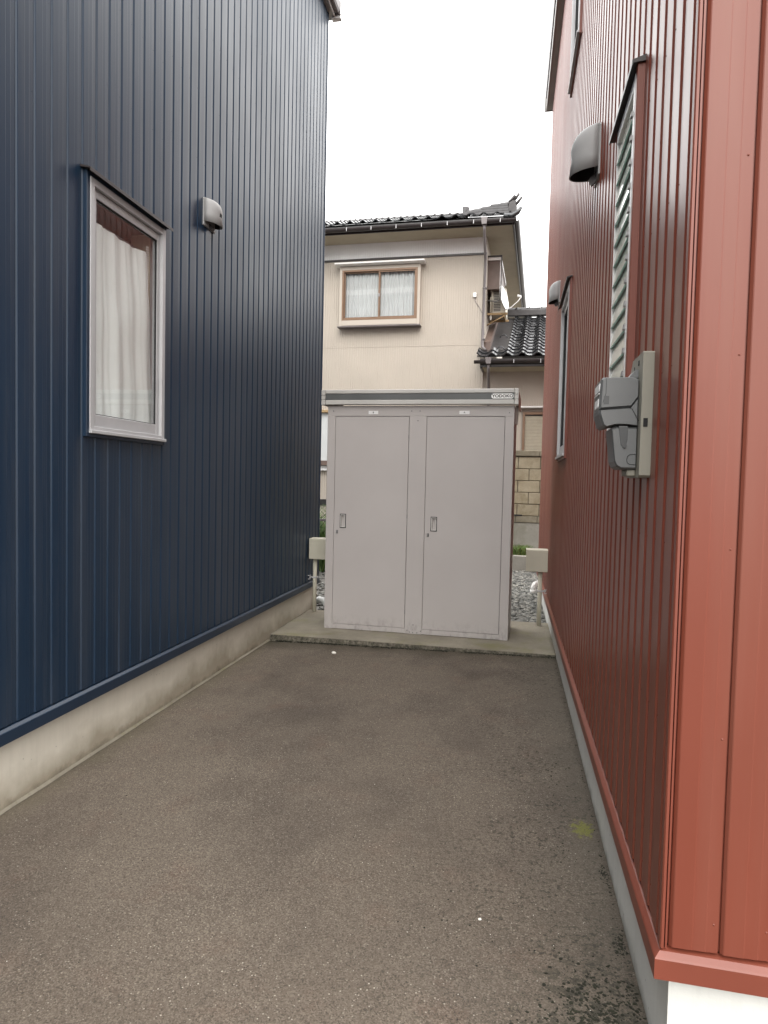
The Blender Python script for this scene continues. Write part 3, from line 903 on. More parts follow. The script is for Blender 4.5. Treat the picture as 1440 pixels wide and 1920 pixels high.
for a, b_, lx, kx in ((D1[0], D1[1], -1.5855+SH, -1.640+SH), (D2[0], D2[1], -.6995+SH, -.7525+SH)):
    d = MB()
    hx0, hx1, hz0, hz1 = lx-.0150, lx+.0180, 1.110-.054, 1.110+.056
    yf = V+.0015
    xs_, zs_ = [a, hx0, hx1, b_], [ZD0, hz0, hz1, ZD1]
    for i_ in range(3):
        for j_ in range(3):
            if (i_, j_) != (1, 1): d.quad((xs_[i_], yf, zs_[j_]), (xs_[i_+1], yf, zs_[j_]), (xs_[i_+1], yf, zs_[j_+1]), (xs_[i_], yf, zs_[j_+1]))
    yk = V+.022
    for p0, p1 in (((a, ZD0), (b_, ZD0)), ((b_, ZD0), (b_, ZD1)), ((b_, ZD1), (a, ZD1)), ((a, ZD1), (a, ZD0))):
        d.quad((p0[0], yf, p0[1]), (p1[0], yf, p1[1]), (p1[0], yk, p1[1]), (p0[0], yk, p0[1]))
    yp = V+.020
    for p0, p1 in (((hx0, hz0), (hx1, hz0)), ((hx1, hz0), (hx1, hz1)), ((hx1, hz1), (hx0, hz1)), ((hx0, hz1), (hx0, hz0))):
        d.quad((p0[0], yf, p0[1]), (p1[0], yf, p1[1]), (p1[0], yp, p1[1]), (p0[0], yp, p0[1]))
    d.quad((hx0, yp, hz0), (hx1, yp, hz0), (hx1, yp, hz1), (hx0, yp, hz1))
    dr = part('door', d, M['cab'], st)
    zc = 1.110
    hn = MB()
    # pressed pull: dark seam, raised rim, sunk pocket
    hw_, hh_ = .030, .069
    for q in ((lx-hw_, lx-.0165, zc-hh_, zc+hh_), (lx+.0195, lx+hw_+.001, zc-hh_, zc+hh_), (lx-.0165, lx+.0195, zc+.0575, zc+hh_), (lx-.0165, lx+.0195, zc-hh_, zc-.0555)):
        hn.box(q[0], q[1], V-.0005, V+.0012, q[2], q[3])
    h1 = part('handle', hn, M['black_fill'], dr)
    rm = MB()
    rm.box(lx-.0235, lx-.0140, V-.0045, V+.0010, zc-.0615, zc+.0615, .001); rm.box(lx+.0170, lx+.0240, V-.0045, V+.0010, zc-.0615, zc+.0615, .001)
    rm.box(lx-.0140, lx+.0170, V-.0045, V+.0010, zc+.0545, zc+.0615, .001); rm.box(lx-.0140, lx+.0170, V-.0045, V+.0010, zc-.0615, zc-.0530, .001)
    h2 = bpy.data.objects.new('handle_rim', rm.mesh('handle_rim', M['cab_light'], ORG[dr])); COL.objects.link(h2); h2.parent = dr; ORG[h2] = ORG[dr]
    lk = MB(); lk.box(kx-.010, kx+.010, V-.009, V+.001, .990, 1.022, .003); lk.tube([(kx, V-.0105, 1.004), (kx, V-.008, 1.004)], .006, 12)
    part('lock', lk, M['alu_dark'], dr)
    hg = MB()
    for z_ in (1.94, 1.19, .28): hg.box(b_-.001, b_+.0045, V-.0035, V+.004, z_-.035, z_+.002, .001)
    part('hinge', hg, M['alu_dark'], dr)
# bolts
sc = MB()
for u, z_ in ((-1.70, 2.165), (-.935, 2.165), (-.855, 2.165), (-.03, 2.150), (-.873, 2.075), (-.873, .145), (-.905, .075), (-.875, .072), (-.835, .072), (-.93, .09), (-.80, .09)):
    u += SH
    sc.tube([(u, V+.003, z_), (u, V-.0035, z_)], .0065, 8)
part('bolt', sc, M['alu_dark'], st, kind=None)
# roof with three-band fascia
RF0, RF1 = -1.812+SH, .050+SH
VF = V-.045
rt = MB(); rt.box(RF0+.004, RF1-.004, VF+.016, V+D+.05, 2.300, 2.358, .004)
part('roof_panel', rt, M['cab_light'], st)
part('fascia_band', MB().box(RF0+.040, RF1-.040, VF+.004, VF+.03, 2.325, 2.363, .005), M['cab_light'], st)
part('fascia_band', MB().box(RF0+.040, RF1-.040, VF+.010, VF+.03, 2.266, 2.3245, .002), M['cab_dark'], st, label='dark grey middle band of the roof fascia')
part('fascia_band', MB().box(RF0+.040, RF1-.040, VF+.004, VF+.06, 2.222, 2.2655, .005), M['cab_light'], st)
for a, b_ in ((RF0, RF0+.0385), (RF1-.0385, RF1)):
    part('fascia_end_cap', MB().box(a, b_, VF, VF+.05, 2.3115, 2.3635, .004).box(a, b_, VF+.001, VF+.05, 2.268, 2.310, .004).box(a, b_, VF, VF+.06, 2.218, 2.2665, .004), M['cab_light'], st)
part('side_fascia', MB().box(RF1-.012, RF1-.001, VF+.061, V+D+.05, 2.222, 2.35, .002).box(RF0+.001, RF0+.012, VF+.061, V+D+.05, 2.222, 2.35, .002), M['cab_light'], st)
part('gutter_outlet', MB().prism([(a_+SH, b__) for a_, b__ in ((.022, 2.217), (.048, 2.217), (.046, 2.10), (.042, 2.045), (.020, 2.045), (.020, 2.11))], V+.03, V+.075, 'y'), M['brown'], st)
# badge
bp = MB(); pts = []
bc0, bc1, bz, br = -.196+SH, .004+SH, 2.2955, .0225
for i in range(13):
    a = PI/2+PI*i/12; pts.append((bc0+br+br*math.cos(a), bz+br*math.sin(a)))
for i in range(13):
    a = -PI/2+PI*i/12; pts.append((bc1-br+br*math.cos(a), bz+br*math.sin(a)))
bp.prism(pts, VF+.006, VF+.0105, 'y')
badge = part('badge', bp, M['white'], st)
def text_mesh(txt, size, mat, parent, loc, name='lettering', ext=.0008, rot=(PI/2, 0, 0), bold=.0, sx_=1.0):
    cu = bpy.data.curves.new(name, 'FONT'); cu.body = txt; cu.size = size; cu.extrude = ext; cu.align_x = 'CENTER'; cu.align_y = 'CENTER'
    cu.offset = bold
    to = bpy.data.objects.new('tmp', cu); COL.objects.link(to)
    bpy.context.view_layer.update()
    me = bpy.data.meshes.new_from_object(to.evaluated_get(bpy.context.evaluated_depsgraph_get()))
    bpy.data.objects.remove(to); me.materials.clear(); me.materials.append(mat); me.name = name
    o = bpy.data.objects.new(name, me); COL.objects.link(o); o.parent = parent
    g_ = ORG.get(parent, (0, 0, 0)); o.location = (loc[0]-g_[0], loc[1]-g_[1], loc[2]-g_[2]); o.rotation_euler = rot
    o.scale = (sx_, 1, 1)
    return o
text_mesh('YODOKO', .037, M['ink'], badge, (-.094+SH, VF+.0055, bz), bold=.0011, sx_=1.14)
for u, t in ((-1.305+SH, 'B'), (-.440+SH, 'A')):
    lb = part('name_plate', MB().box(u-.047, u+.047, V-.0005, V+.0022, 2.135, 2.167, .0005), M['sticker'], st)
    text_mesh(t, .022, M['ink'], lb, (u, V-.0012, 2.151), bold=.0004)

# ------------------------------------------------------------------ valve boxes on posts
def post_box(label, px, y, x0, x1, z0, z1, sgn):
    t = thing('utility_post_box', label, 'utility box', (px, y, .056), 0, 'ivory boxes on posts beside the storage cabinet')
    part('post', MB().tube([(px, y+.06, .056), (px, y+.06, z0+.005)], .0225, 16), M['box_beige'], t)
    b_ = MB(); b_.box(x0, x1, y, y+.14, z0, z1, .006)
    part('box_body', b_, M['box_beige'], t)
    l_ = MB(); l_.prism([(y-.010, z0+.006), (y-.001, z0+.001), (y-.001, z1-.004), (y+.14, z1+.0005), (y+.144, z1+.006), (y-.006, z1+.003), (y-.010, z1-.003)], x0-.004, x1+.004, 'x')
    part('box_lid', l_, M['box_beige'], t)
    c = MB(); zc = z0-.20
    c.tube([(px-.027, y+.06, zc), (px+.027, y+.06, zc)], .008, 8)
    c.box(px-.028, px+.028, y+.032, y+.088, zc-.009, zc+.009, .003)
    e = px+sgn*.062
    c.box(min(px+sgn*.026, e), max(px+sgn*.026, e), y+.05, y+.062, zc-.009, zc+.009, .002)
    c.box(e-.018, e-.013, y+.02, y+.07, zc-.022, zc+.022); c.box(e-.0125, e+.017, y+.02, y+.025, zc-.022, zc-.016)
    c.box(e-.0125, e+.017, y+.02, y+.025, zc+.016, zc+.022); c.box(e+.013, e+.018, y+.019, y+.07, zc-.022, zc+.022)
    part('pipe_clamp', c, M['alu'], t)
    return t
post_box('ivory box on a thin post between the navy house and the storage cabinet', -2.073, 7.16, -2.118, -1.945, .640, .862, -1)
post_box('ivory box on a thin post between the storage cabinet and the red house', .325, 7.12, .180, .388, .615, .838, 1)

# elbow pipes
ep = MB()
arc = [(.372, 8.25, .33), (.345, 8.24, .345), (.318, 8.22, .335), (.302, 8.20, .305), (.298, 8.19, .26)]
ep.tube(arc, .034, 14); ep.tube([(.299, 8.19, .272), (.297, 8.19, .232)], .040, 14)
single('drain_elbow', ep, M['pvc_white'], 'white plastic pipe elbow coming out low beside the right ivory box', 'pipe', (.33, 8.2, .22))
ep = MB(); ep.tube([(-2.30, 8.0, .02), (-2.23, 8.0, .055), (-2.17, 7.98, .045), (-2.12, 7.94, 0), (-2.10, 7.92, -.05)], .042, 14)
single('drain_pipe', ep, M['pvc'], 'grey plastic pipe bend lying on the ground behind the left ivory box', 'pipe', (-2.2, 8, 0))
# slotted angle
sa = MB()
for k in range(26):
    z_ = .03+k*.05
    sa.box(-2.030, -1.998, 7.60, 7.604, z_, z_+.018); sa.box(-2.030, -2.022, 7.60, 7.604, z_+.018, z_+.05); sa.box(-2.006, -1.998, 7.60, 7.604, z_+.018, z_+.05)
sa.box(-2.034, -2.0305, 7.60, 7.64, .0, 1.33)
single('slotted_angle_post', sa, M['dark_trim'], 'dark slotted steel angle standing behind the left ivory box', 'steel post', (-2.02, 7.6, 0))

# ------------------------------------------------------------------ gravel yard behind
single('gravel_bed', MB().grid([[(x, y, -.012+.012*noise.noise(Vector((x*2, y*2, 3)))) for x in [-9+i*.5 for i in range(24)]] for y in [7.345+j*.36 for j in range(14)]]), M['earth'], kind='structure')
def stones(n, x0, x1, y0, y1, r0, r1, zf):
    v, f = [], []
    base = []
    bm = bmesh.new(); bmesh.ops.create_icosphere(bm, subdivisions=1, radius=1)
    bv = [tuple(p.co) for p in bm.verts]; bf = [tuple(q.index for q in p.verts) for p in bm.faces]; bm.free()
    # drop to a rough 12-vertex lump
    for i in range(n):
        x, y = random.uniform(x0, x1), random.uniform(y0, y1)
        r = random.uniform(r0, r1); sx_, sy_, sz_ = r*random.uniform(.7, 1.3), r*random.uniform(.7, 1.3), r*random.uniform(.4, .75)
        a = random.uniform(0, PI); ca, sa_ = math.cos(a), math.sin(a)
        z = zf(x, y)+random.uniform(0, r*.6)
        tx, ty = random.uniform(-.5, .5), random.uniform(-.5, .5)
        k = len(v)
        for (p, q, s_) in bv:
            j = 1+random.uniform(-.28, .28)
            p, q, s_ = p*sx_*j, q*sy_*j, s_*sz_*j
            v.append((x+p*ca-q*sa_, y+p*sa_+q*ca, z+s_+p*tx*.4+q*ty*.4))
        f += [tuple(k+t for t in q) for q in bf]
    mb = MB(); mb.v = v; mb.f = f; mb.s = [False]*len(f)
    return mb
zf = lambda x, y: -.004
mb = stones(4200, -.35, .47, 7.36, 12.0, .014, .034, zf)
m2 = stones(2600, -4.2, -.35, 7.36, 12.0, .016, .036, zf)
k = len(mb.v); mb.v += m2.v; mb.f += [tuple(k+i for i in q) for q in m2.f]; mb.s += m2.s
m2 = stones(900, .47, 3.2, 9.6, 12.0, .016, .036, zf)
k = len(mb.v); mb.v += m2.v; mb.f += [tuple(k+i for i in q) for q in m2.f]; mb.s += m2.s
single('gravel', mb, M['stone'], 'loose grey crushed stone behind the cabinet', 'gravel', kind='stuff')

# low kerb wall, grass strip, block wall (all turned with the house)
lw = thing('low_retaining_wall', 'low concrete kerb wall edging the gravel in front of the grass', 'low wall', (-2, 12.08, 0), HY)
for i in range(8):
    a = -4.9+i*1.2
    part('kerb_block', MB().box(a, a+1.194, 12.08, 12.22, -.05, .262+.002*(i % 2), .008), M['retain'], lw)
gb = MB(); gb.grid([[(u, vv, .20+.03*noise.noise(Vector((u*3, vv*3, 5)))) for u in [-4.9+i*.2 for i in range(49)]] for vv in (12.221, 12.4, 12.6, 12.8, 12.99)])
single('soil_strip', gb, M['earth'], kind='structure', rot=HY)
def blades(n, u0, u1, v0, v1, z, h0, h1, wd, lean=.5, rot=HY, dens=None):
    mb = MB(); c, s = math.cos(rot), math.sin(rot)
    for i in range(n):
        u, vv = random.uniform(u0, u1), random.uniform(v0, v1)
        if dens and random.random() > dens(u, vv): continue
        h_ = random.uniform(h0, h1); a = random.uniform(0, 2*PI); lx, ly = math.cos(a)*lean*h_, math.sin(a)*lean*h_
        w_ = wd*random.uniform(.6, 1.3); b_ = random.uniform(0, PI); wx, wy = math.cos(b_)*w_, math.sin(b_)*w_
        k = len(mb.v)
        mb.v += [(u-wx, vv-wy, z), (u+wx, vv+wy, z), (u+lx*.35+wx*.8, vv+ly*.35+wy*.8, z+h_*.6), (u+lx*.35-wx*.8, vv+ly*.35-wy*.8, z+h_*.6), (u+lx, vv+ly, z+h_*(1-lean*.25))]
        mb.f += [(k, k+1, k+2, k+3), (k+3, k+2, k+4)]; mb.s += [False, False]
    return mb
gm = blades(5200, -1.2, 1.3, 12.23, 12.97, .19, .05, .16, .004, .6, dens=lambda u, v_: .35+.9*max(0, noise.noise(Vector((u*3.1, v_*3, 1)))+.25))
g2 = blades(900, -.40, -.16, 12.35, 12.95, .19, .14, .27, .006, .6)
k = len(gm.v); gm.v += g2.v; gm.f += [tuple(k+i for i in q) for q in g2.f]; gm.s += g2.s
single('grass', gm, M['grass'], 'short bright green grass growing below the block wall', 'grass', kind='stuff', rot=HY)

bw = thing('block_wall', 'weathered tan concrete block wall behind the grass, right of the cabinet', 'block wall', (0, 13.0, .2), HY)
part('footing', MB().box(-2.45, 3.2, 13.02, 13.16, .0, .790, .006), M['retain'], bw)
part('mortar_core', MB().box(-2.44, 3.18, 13.032, 13.14, .79, 2.10), M['mortar'], bw)
row_h = .218
sill = MB().box(0, .386, 0, .135, 0, .118, .006).mesh('sill_block', M['block_cap'])
for i in range(14):
    piece('sill_block', sill, bw, (-2.40+i*.395, 13.005, .795))
blk = MB().box(0, .388, 0, .12, 0, row_h-.012, .006).mesh('block', M['block'])
for r in range(5):
    for i in range(14):
        u = -2.40+i*.4+(.2 if r % 2 else 0)-(.0)
        if u > 3.1: continue
        o = piece('block', blk, bw, (u+random.uniform(-.001, .001), 13.018+random.uniform(-.003, .003), .918+r*row_h+.006))
part('drain_slot', MB().box(-.56, -.31, 13.001, 13.017, .917, .940), M['black_fill'], bw)
cap = MB().box(0, .594, 0, .17, 0, .105, .012).mesh('cap_block', M['block_cap'])
for i in range(9):
    piece('cap_block', cap, bw, (-2.42+i*.6, 12.995, 2.022))

# left gap: rail fence, weeds
fe = thing('rail_fence', 'grey metal rail fence seen in the gap left of the cabinet', 'fence', (-3, 10.2, 0), HY)
for u in (-3.115, -4.4):
    part('fence_post', MB().box(u-.028, u+.028, 10.2, 10.25, 0, .93, .004), M['pipe'], fe)
part('rail', MB().box(-4.8, -2.5, 10.19, 10.20, .86, .90, .004), M['pipe'], fe)
part('rail', MB().box(-4.8, -2.5, 10.19, 10.20, .45, .48, .004), M['pipe'], fe)
wm = blades(1500, -4.8, -2.8, 10.7, 11.6, .0, .5, 1.28, .012, .45)
single('tall_weeds', wm, M['leaf'], 'tall green weeds behind the rail fence in the left gap', 'weeds', kind='stuff', rot=HY)

# ------------------------------------------------------------------ NEIGHBOUR HOUSE
VH = 13.2
UC = -1.10+.0               # placeholder, replaced below
c_, s_ = math.cos(HY), math.sin(HY)
def uv(x, y): return (c_*x+s_*y, -s_*x+c_*y)
UCR = uv(-.585, 13.225)[0]  # right corner of the two-storey part
UO = uv(-.04, 12.55)[0]     # right end of the eave
hs = thing('two_storey_house', 'cream two-storey house with dark tiled roof behind the cabinet', 'house', (UCR-3, VH, .2), HY)
def ribbed(u0, u1, v_, z0, z1, pitch, depth, gw):
    mb = MB(); pts = []
    u = u0
    while u < u1:
        pts += [(u, 0), (u+gw*.3, depth), (u+gw*.7, depth), (u+gw, 0)]
        u += pitch
    pts = [p for p in pts if p[0] <= u1]+[(u1, 0)]
    mb.strip([(u, v_+d, z0) for u, d in pts], [(u, v_+d, z1) for u, d in pts])
    return mb
UL = UCR-7.6
SOF = 6.125
part('siding', ribbed(UL, UCR, VH, .2, 4.12, .0455, .006, .0065), M['cream_wall'], hs, label='ground floor cream ribbed siding')
part('siding', ribbed(UL, UCR, VH-.002, 4.125, 5.81, .0455, .007, .0065), M['cream_wall'], hs, label='upper floor cream ribbed siding')
part('siding', ribbed(UL, UCR, VH-.004, 5.83, SOF, .0455, .005, .006), M['pale_wall'], hs, label='pale grey ribbed band under the eave')
part('wall', MB().box(UL, UCR-.02, VH+.02, VH+.12, .2, SOF).box(UCR-.12, UCR-.002, VH+.121, VH+6.9, .2, SOF).box(UL, UCR-.121, VH+6.8, VH+6.9, .2, SOF), M['cream_wall'], hs)
part('side_siding', MB().box(UCR-.0015, UCR+.006, VH+.002, VH+6.9, .2, SOF), M['cream_wall'], hs)
part('string_course', MB().box(UL, UCR+.02, VH-.022, VH-.005, 5.795, 5.832, .003), M['gutter'], hs)
part('storey_joint', MB().box(UL, UCR, VH-.004, VH+.004, 4.117, 4.127), M['cream_wall'], hs)
VE = 12.62
part('soffit', MB().box(UL-.6, UO-.07, VE+.01, VH+7.4, SOF+.001, SOF+.02), M['soffit'], hs)
part('fascia', MB().box(UL-.6, UO-.072, VE-.02, VE+.009, SOF-.02, SOF+.12, .004).box(UO-.069, UO-.035, VE-.02, VH+7.4, SOF-.03, SOF+.13, .004), M['gutter'], hs)
# gutter: half round on brackets
def half_gutter(a, b, r, along='u', const=0, z=0):
    mb = MB(); seg = 8
    rowA, rowB = [], []
    pts = [(r*math.cos(PI+PI*i/seg), r*math.sin(PI+PI*i/seg)) for i in range(seg+1)]
    pin = [((r-.006)*math.cos(PI+PI*i/seg), (r-.006)*math.sin(PI+PI*i/seg)) for i in range(seg, -1, -1)]
    out = pts+pin
    if along == 'u':
        mb.prism([(const+p, z+q) for p, q in out], a, b, 'x', sm=False)
    else:
        mb.prism([(const+p, z+q) for p, q in out], a, b, 'y', sm=False)
    return mb
part('gutter', half_gutter(UL-.6, UO, .058, 'u', VE-.078, SOF+.055), M['gutter'], hs)
part('gutter', half_gutter(VE-.1, VH+7.3, .055, 'v', UO-.0, SOF+.06), M['gutter'], hs)
hb = MB().box(-.006, .006, -.010, .003, -.062, .004).mesh('gutter_bracket', M['alu'])
u = UO-.28
while u > UL-.5:
    piece('gutter_bracket', hb, hs, (u, VE-.128, SOF+.058), None, None); u -= .47
# pantiles -------------------------------------------------------------
def pantile(wd, ln, thick=.018, amp=.030):
    mb = MB(); n_ = 10
    def prof(i): 
        s = i/n_
        return amp*(math.cos(2*PI*s)*.8+.22*math.cos(4*PI*s)) 
    A = [(wd*i/n_, 0, prof(i)) for i in range(n_+1)]
    B = [(wd*i/n_, ln, prof(i)-.004) for i in range(n_+1)]
    mb.strip(A, B, True)
    C_ = [(x, y+.002, z-thick) for x, y, z in A]
    mb.strip([(x, y, z) for x, y, z in A], C_)
    return mb
PW, PL = .246, .235
SL = math.atan(.385)
tile = pantile(PW, PL+.03).mesh('roof_tile', M['tile'])
R0 = SOF+.155
nt_rows = 7
for r in range(nt_rows):
    for i in range(26):
        u = UO-.10-(i+1)*PW
        d = r*PL*math.cos(SL)
        if u+PW*.6 > UO-.05-d: continue
        o = piece('roof_tile', tile, hs, (u, VE-.07+d, R0+r*PL*math.sin(SL)+.02), None, (SL-.05, 0, 0))
# roof planes under and beyond the tiles
RV0, RV1 = VE-.05, VH+7.45
RU0, RU1 = UL-.65, UO-.01
hgt = .387
mv = (RV0+RV1)/2; hd_ = (RV1-RV0)/2
zr = R0-.01+hgt*hd_
rp = MB()
a, b_, c2, d2 = (RU0, RV0, R0-.03), (RU1, RV0, R0-.03), (RU1, RV1, R0-.03), (RU0, RV1, R0-.03)
e1, e2 = (RU0+hd_, mv, zr), (RU1-hd_, mv, zr)
rp.quad(a, b_, e2, e1); rp.quad(c2, d2, e1, e2)
k = len(rp.v); rp.v += [b_, c2, e2, d2, a, e1]; rp.f += [(k, k+1, k+2), (k+3, k+4, k+5)]; rp.s += [False, False]
rp.box(RU0+.02, RU1-.02, RV0+.02, RV1-.02, R0-.12, R0-.035)
part('roof', rp, M['ceramic'], hs)
# hip ridge with stacked tiles
def P_h(t, up=0, side=0):       # t metres in plan from the corner along the hip
    q = t/math.sqrt(2)
    return Vector((UO-.06-q+side/math.sqrt(2), VE-.03+q+side/math.sqrt(2), R0-.01+hgt*q+up))
def oriented_box(mb, t0, t1, w_, u0, u1):
    n0 = len(mb.v)
    for t in (t0, t1):
        for up in (u0, u1):
            for s in (-w_, w_):
                mb.v.append(tuple(P_h(t, up, s)))
    for q in ((0, 1, 3, 2), (4, 6, 7, 5), (0, 4, 5, 1), (2, 3, 7, 6), (0, 2, 6, 4), (1, 5, 7, 3)):
        mb.f.append(tuple(n0+i for i in q)); mb.s.append(False)
for L in range(4):
    mb = MB(); oriented_box(mb, .02+.02*L, 1.35-.27*L, .095-.008*L, .02+.045*L, .058+.045*L)
    part('hip_course', mb, M['ceramic'], hs)
for L in range(2):
    mb = MB(); oriented_box(mb, 1.36, 8.6, .07-.008*L, .0+.024*L, .020+.024*L)
    part('hip_course', mb, M['ceramic'], hs)
t = .06
while t < 8.4:
    up = .185-.10*t if t < 1.3 else .052
    mb = MB(); a = P_h(t, up+.012); b_ = P_h(t+.26, up)
    k_ = 1 if t < 1.3 else .72
    mb.tube([a, a*.9+b_*.1, a*.88+b_*.12, b_], [.058*k_, .058*k_, .050*k_, .048*k_], 10)
    part('hip_cap_tile', mb, M['ceramic'], hs)
    t += .255
mb = MB(); oriented_box(mb, 1.30, 1.40, .045, .06, .20)
part('hip_step_end', mb, M['ceramic'], hs)
# demon-tile end piece: scroll block, three prongs, upturned corner tile
on = MB()
c0 = P_h(.02, .12)
for k_ in range(5):
    rr = .095-.010*abs(k_-2)
    on.tube([c0+Vector((0, -.03, -.09+.045*k_)), c0+Vector((.0, .06, -.09+.045*k_+.004))], rr*.8, 12)
on.box(c0.x-.08, c0.x+.05, c0.y-.01, c0.y+.05, c0.z-.12, c0.z+.11, .015)
part('hip_end_tile', on, M['ceramic'], hs)
for dx, dz, l_ in ((-.07, .13, .15), (.0, .15, .17), (.04, .08, .19)):
    pg = MB(); b0 = c0+Vector((dx, 0, dz-.03))
    pg.tube([b0, b0+Vector((.05, -.02, .04)), b0+Vector((.05+l_*.35, -.05, .06+l_*.28))], [.030, .027, .022], 10)
    part('hip_end_prong', pg, M['ceramic'], hs)
cv = MB(); b0 = P_h(0, -.02)+Vector((-.16, -.04, .0))
cv.tube([b0, b0+Vector((.14, -.02, -.02)), b0+Vector((.24, -.04, .03)), b0+Vector((.30, -.05, .11))], [.05, .05, .042, .030], 12)
part('corner_tile', cv, M['tile'], hs)
# downpipe
ux = uv(-.60, 12.6)[0]
dp = MB(); dp.prism([(ux-.055, SOF+.10), (ux+.055, SOF+.10), (ux+.042, SOF-.02), (ux-.042, SOF-.02)], VE-.14, VE-.03, 'y')
part('rain_hopper', dp, M['pipe'], hs)
dp = MB(); dp.tube([(ux, VE-.08, SOF-.02), (ux, VE-.07, SOF-.10), (ux-.01, VH-.12, SOF-.42), (ux-.012, VH-.07, SOF-.52), (ux-.03, VH-.065, 4.12), (ux-.02, VH-.08, 4.06), (ux+.045, VH-.16, 3.98)], .0265, 10)
part('downpipe', dp, M['pipe'], hs)
for z_ in (5.15, 4.2): part('pipe_bracket', MB().box(ux-.05, ux+.025, VH-.1, VH-.002, z_, z_+.018), M['pipe'], hs)
jb = MB(); q = uv(-.775, 13.2)[0]; jb.box(q-.03, q+.03, VH-.04, VH-.003, 5.005, 5.09, .006)
part('junction_box', jb, M['pale_wall'], hs)
cbp = MB(); cbp.tube([(q, VH-.02, 5.0), (q+.02, VH-.012, 4.92), (q+.10, VH-.012, 4.80), (q+.17, VH-.012, 4.66), (q+.185, VH-.014, 4.45), (q+.20, VH-.012, 4.30)], .005, 6)
part('cable', cbp, M['pipe'], hs)

# upper window: boxed-out frame, hood, sill, bronze sashes
VW = VH-.13
wu0, wu1 = uv(-3.352, 13.19)[0], uv(-1.862, 13.126)[0]
wz0, wz1 = 4.62, 5.585
wn = part('window', MB().box(wu0-.055, wu0, VW, VH+.02, wz0-.115, wz1+.07, .004).box(wu1, wu1+.055, VW, VH+.02, wz0-.115, wz1+.07, .004).box(wu0+.0005, wu1-.0005, VW, VH+.02, wz1, wz1+.07, .003).box(wu0+.0005, wu1-.0005, VW, VH+.02, wz0-.10, wz0, .003), M['cream_wall'], hs, label='upstairs boxed-out sliding window with bronze sashes')
def sliding(win, u0, u1, z0, z1, v_, t=.034):
    fr = MB(); fr.box(u0, u0+t, v_-.012, v_+.05, z0, z1, .003); fr.box(u1-t, u1, v_-.012, v_+.05, z0, z1, .003)
    fr.box(u0+t, u1-t, v_-.011, v_+.05, z1-t, z1, .003); fr.box(u0+t, u1-t, v_-.011, v_+.05, z0, z0+t, .003)
    part('frame', fr, M['bronze'], win)
    um = (u0+u1)/2
    for a, b_, off in ((u0+t, um+.02, .024), (um-.02, u1-t, .004)):
        s1 = MB(); s = .026
        s1.box(a, a+s, v_+off, v_+off+.016, z0+t, z1-t, .002); s1.box(b_-s, b_, v_+off, v_+off+.016, z0+t, z1-t, .002)
        s1.box(a+s, b_-s, v_+off, v_+off+.016, z1-t-.022, z1-t, .002); s1.box(a+s, b_-s, v_+off, v_+off+.016, z0+t, z0+t+.032, .002)
        part('sash', s1, M['bronze'], win)
        part('pane', MB().quad((a+s, v_+off+.008, z0+t), (b_-s, v_+off+.008, z0+t), (b_-s, v_+off+.008, z1-t), (a+s, v_+off+.008, z1-t)), M['glass'], win)
sliding(wn, wu0, wu1, wz0, wz1, VW+.012)
def lace(u0, u1, z0, z1, v_, waves, amp, seed):
    n_ = int(waves*8); rows = []
    for z_ in (z0, z0+(z1-z0)*.5, z1):
        rows.append([(u0+(u1-u0)*i/n_, v_+amp*math.sin(2*PI*waves*i/n_+seed)+amp*.5*math.sin(2*PI*waves*.37*i/n_), z_) for i in range(n_+1)])
    return MB().grid(rows)
um = (wu0+wu1)/2
part('curtain', lace(wu0+.03, um, wz0+.01, wz1-.02, VW+.10, 13, .010, 0), M['lace'], wn)
part('curtain', lace(um, wu1-.03, wz0+.01, wz1-.02, VW+.095, 12, .012, 1), M['lace'], wn)
hd = MB(); hd.prism([(VW+.10, wz1+.145), (VW-.11, wz1+.118), (VW-.11, wz1+.092), (VW-.0, wz1+.075), (VW+.10, wz1+.075)], wu0-.13, wu1+.14, 'x')
part('hood', hd, M['white'], wn)
sl_ = MB(); sl_.box(wu0-.075, wu1+.075, VW-.045, VH-.003, wz0-.140, wz0-.1155, .004)
part('sill', sl_, M['pipe'], wn)
part('latch', MB().box(um-.012, um+.005, VW-.004, VW+.014, 5.06, 5.12, .002), M['alu'], wn)

# side bay on the right flank: white top, brown shutter box, dark frame
b0u = UCR+.008; b1u = UCR+.27
bay = MB(); bay.box(b0u, b1u-.03, 13.60, 15.3, 5.26, 5.80)
part('shutter_box', bay, M['brown'], hs)
part('bay_cap', MB().box(b0u, b1u, 13.56, 15.34, 5.801, 5.86, .006), M['white'], hs)
part('bay_trim', MB().box(b0u, b1u+.012, 13.545, 13.559, 5.855, 5.885).box(b1u-.008, b1u+.012, 13.545, 13.559, 5.05, 5.854), M['gutter'], hs)

# ground floor window at right with shutter
EU0 = UCR+.003
ew0, ew1 = uv(.185, 13.3)[0], uv(1.45, 13.3)[0]

# single-storey wing at right
VX = VH+.05
wg = thing('single_storey_wing', 'low cream wing with a black pantile roof joined to the right of the two-storey house', 'house', (UCR+2, VX, .2), HY)
EZ = 3.62                    # wing soffit
wz = (ew0, ew1, 1.75, 2.86)
part('siding', ribbed(EU0, EU0+6, VX, wz[3]+.06, EZ, .0455, .005, .006), M['cream_wall'], wg)
part('siding', ribbed(EU0, ew0-.02, VX, .2, wz[3]+.058, .0455, .005, .006), M['cream_wall'], wg)
part('siding', ribbed(ew1+.02, EU0+6, VX, .2, wz[3]+.058, .0455, .005, .006), M['cream_wall'], wg)
part('wall', MB().box(EU0+.01, EU0+6, VX+.02, VX+.1, .2, EZ).box(EU0+5.9, EU0+6, VX+.11, VX+5.5, .2, EZ), M['cream_wall'], wg)
VEW = 12.72
TU0 = uv(-.70, 12.7)[0]
part('soffit', MB().box(TU0+.12, EU0+6.3, VEW+.01, VX-.002, EZ-.006, EZ+.02), M['soffit'], wg)
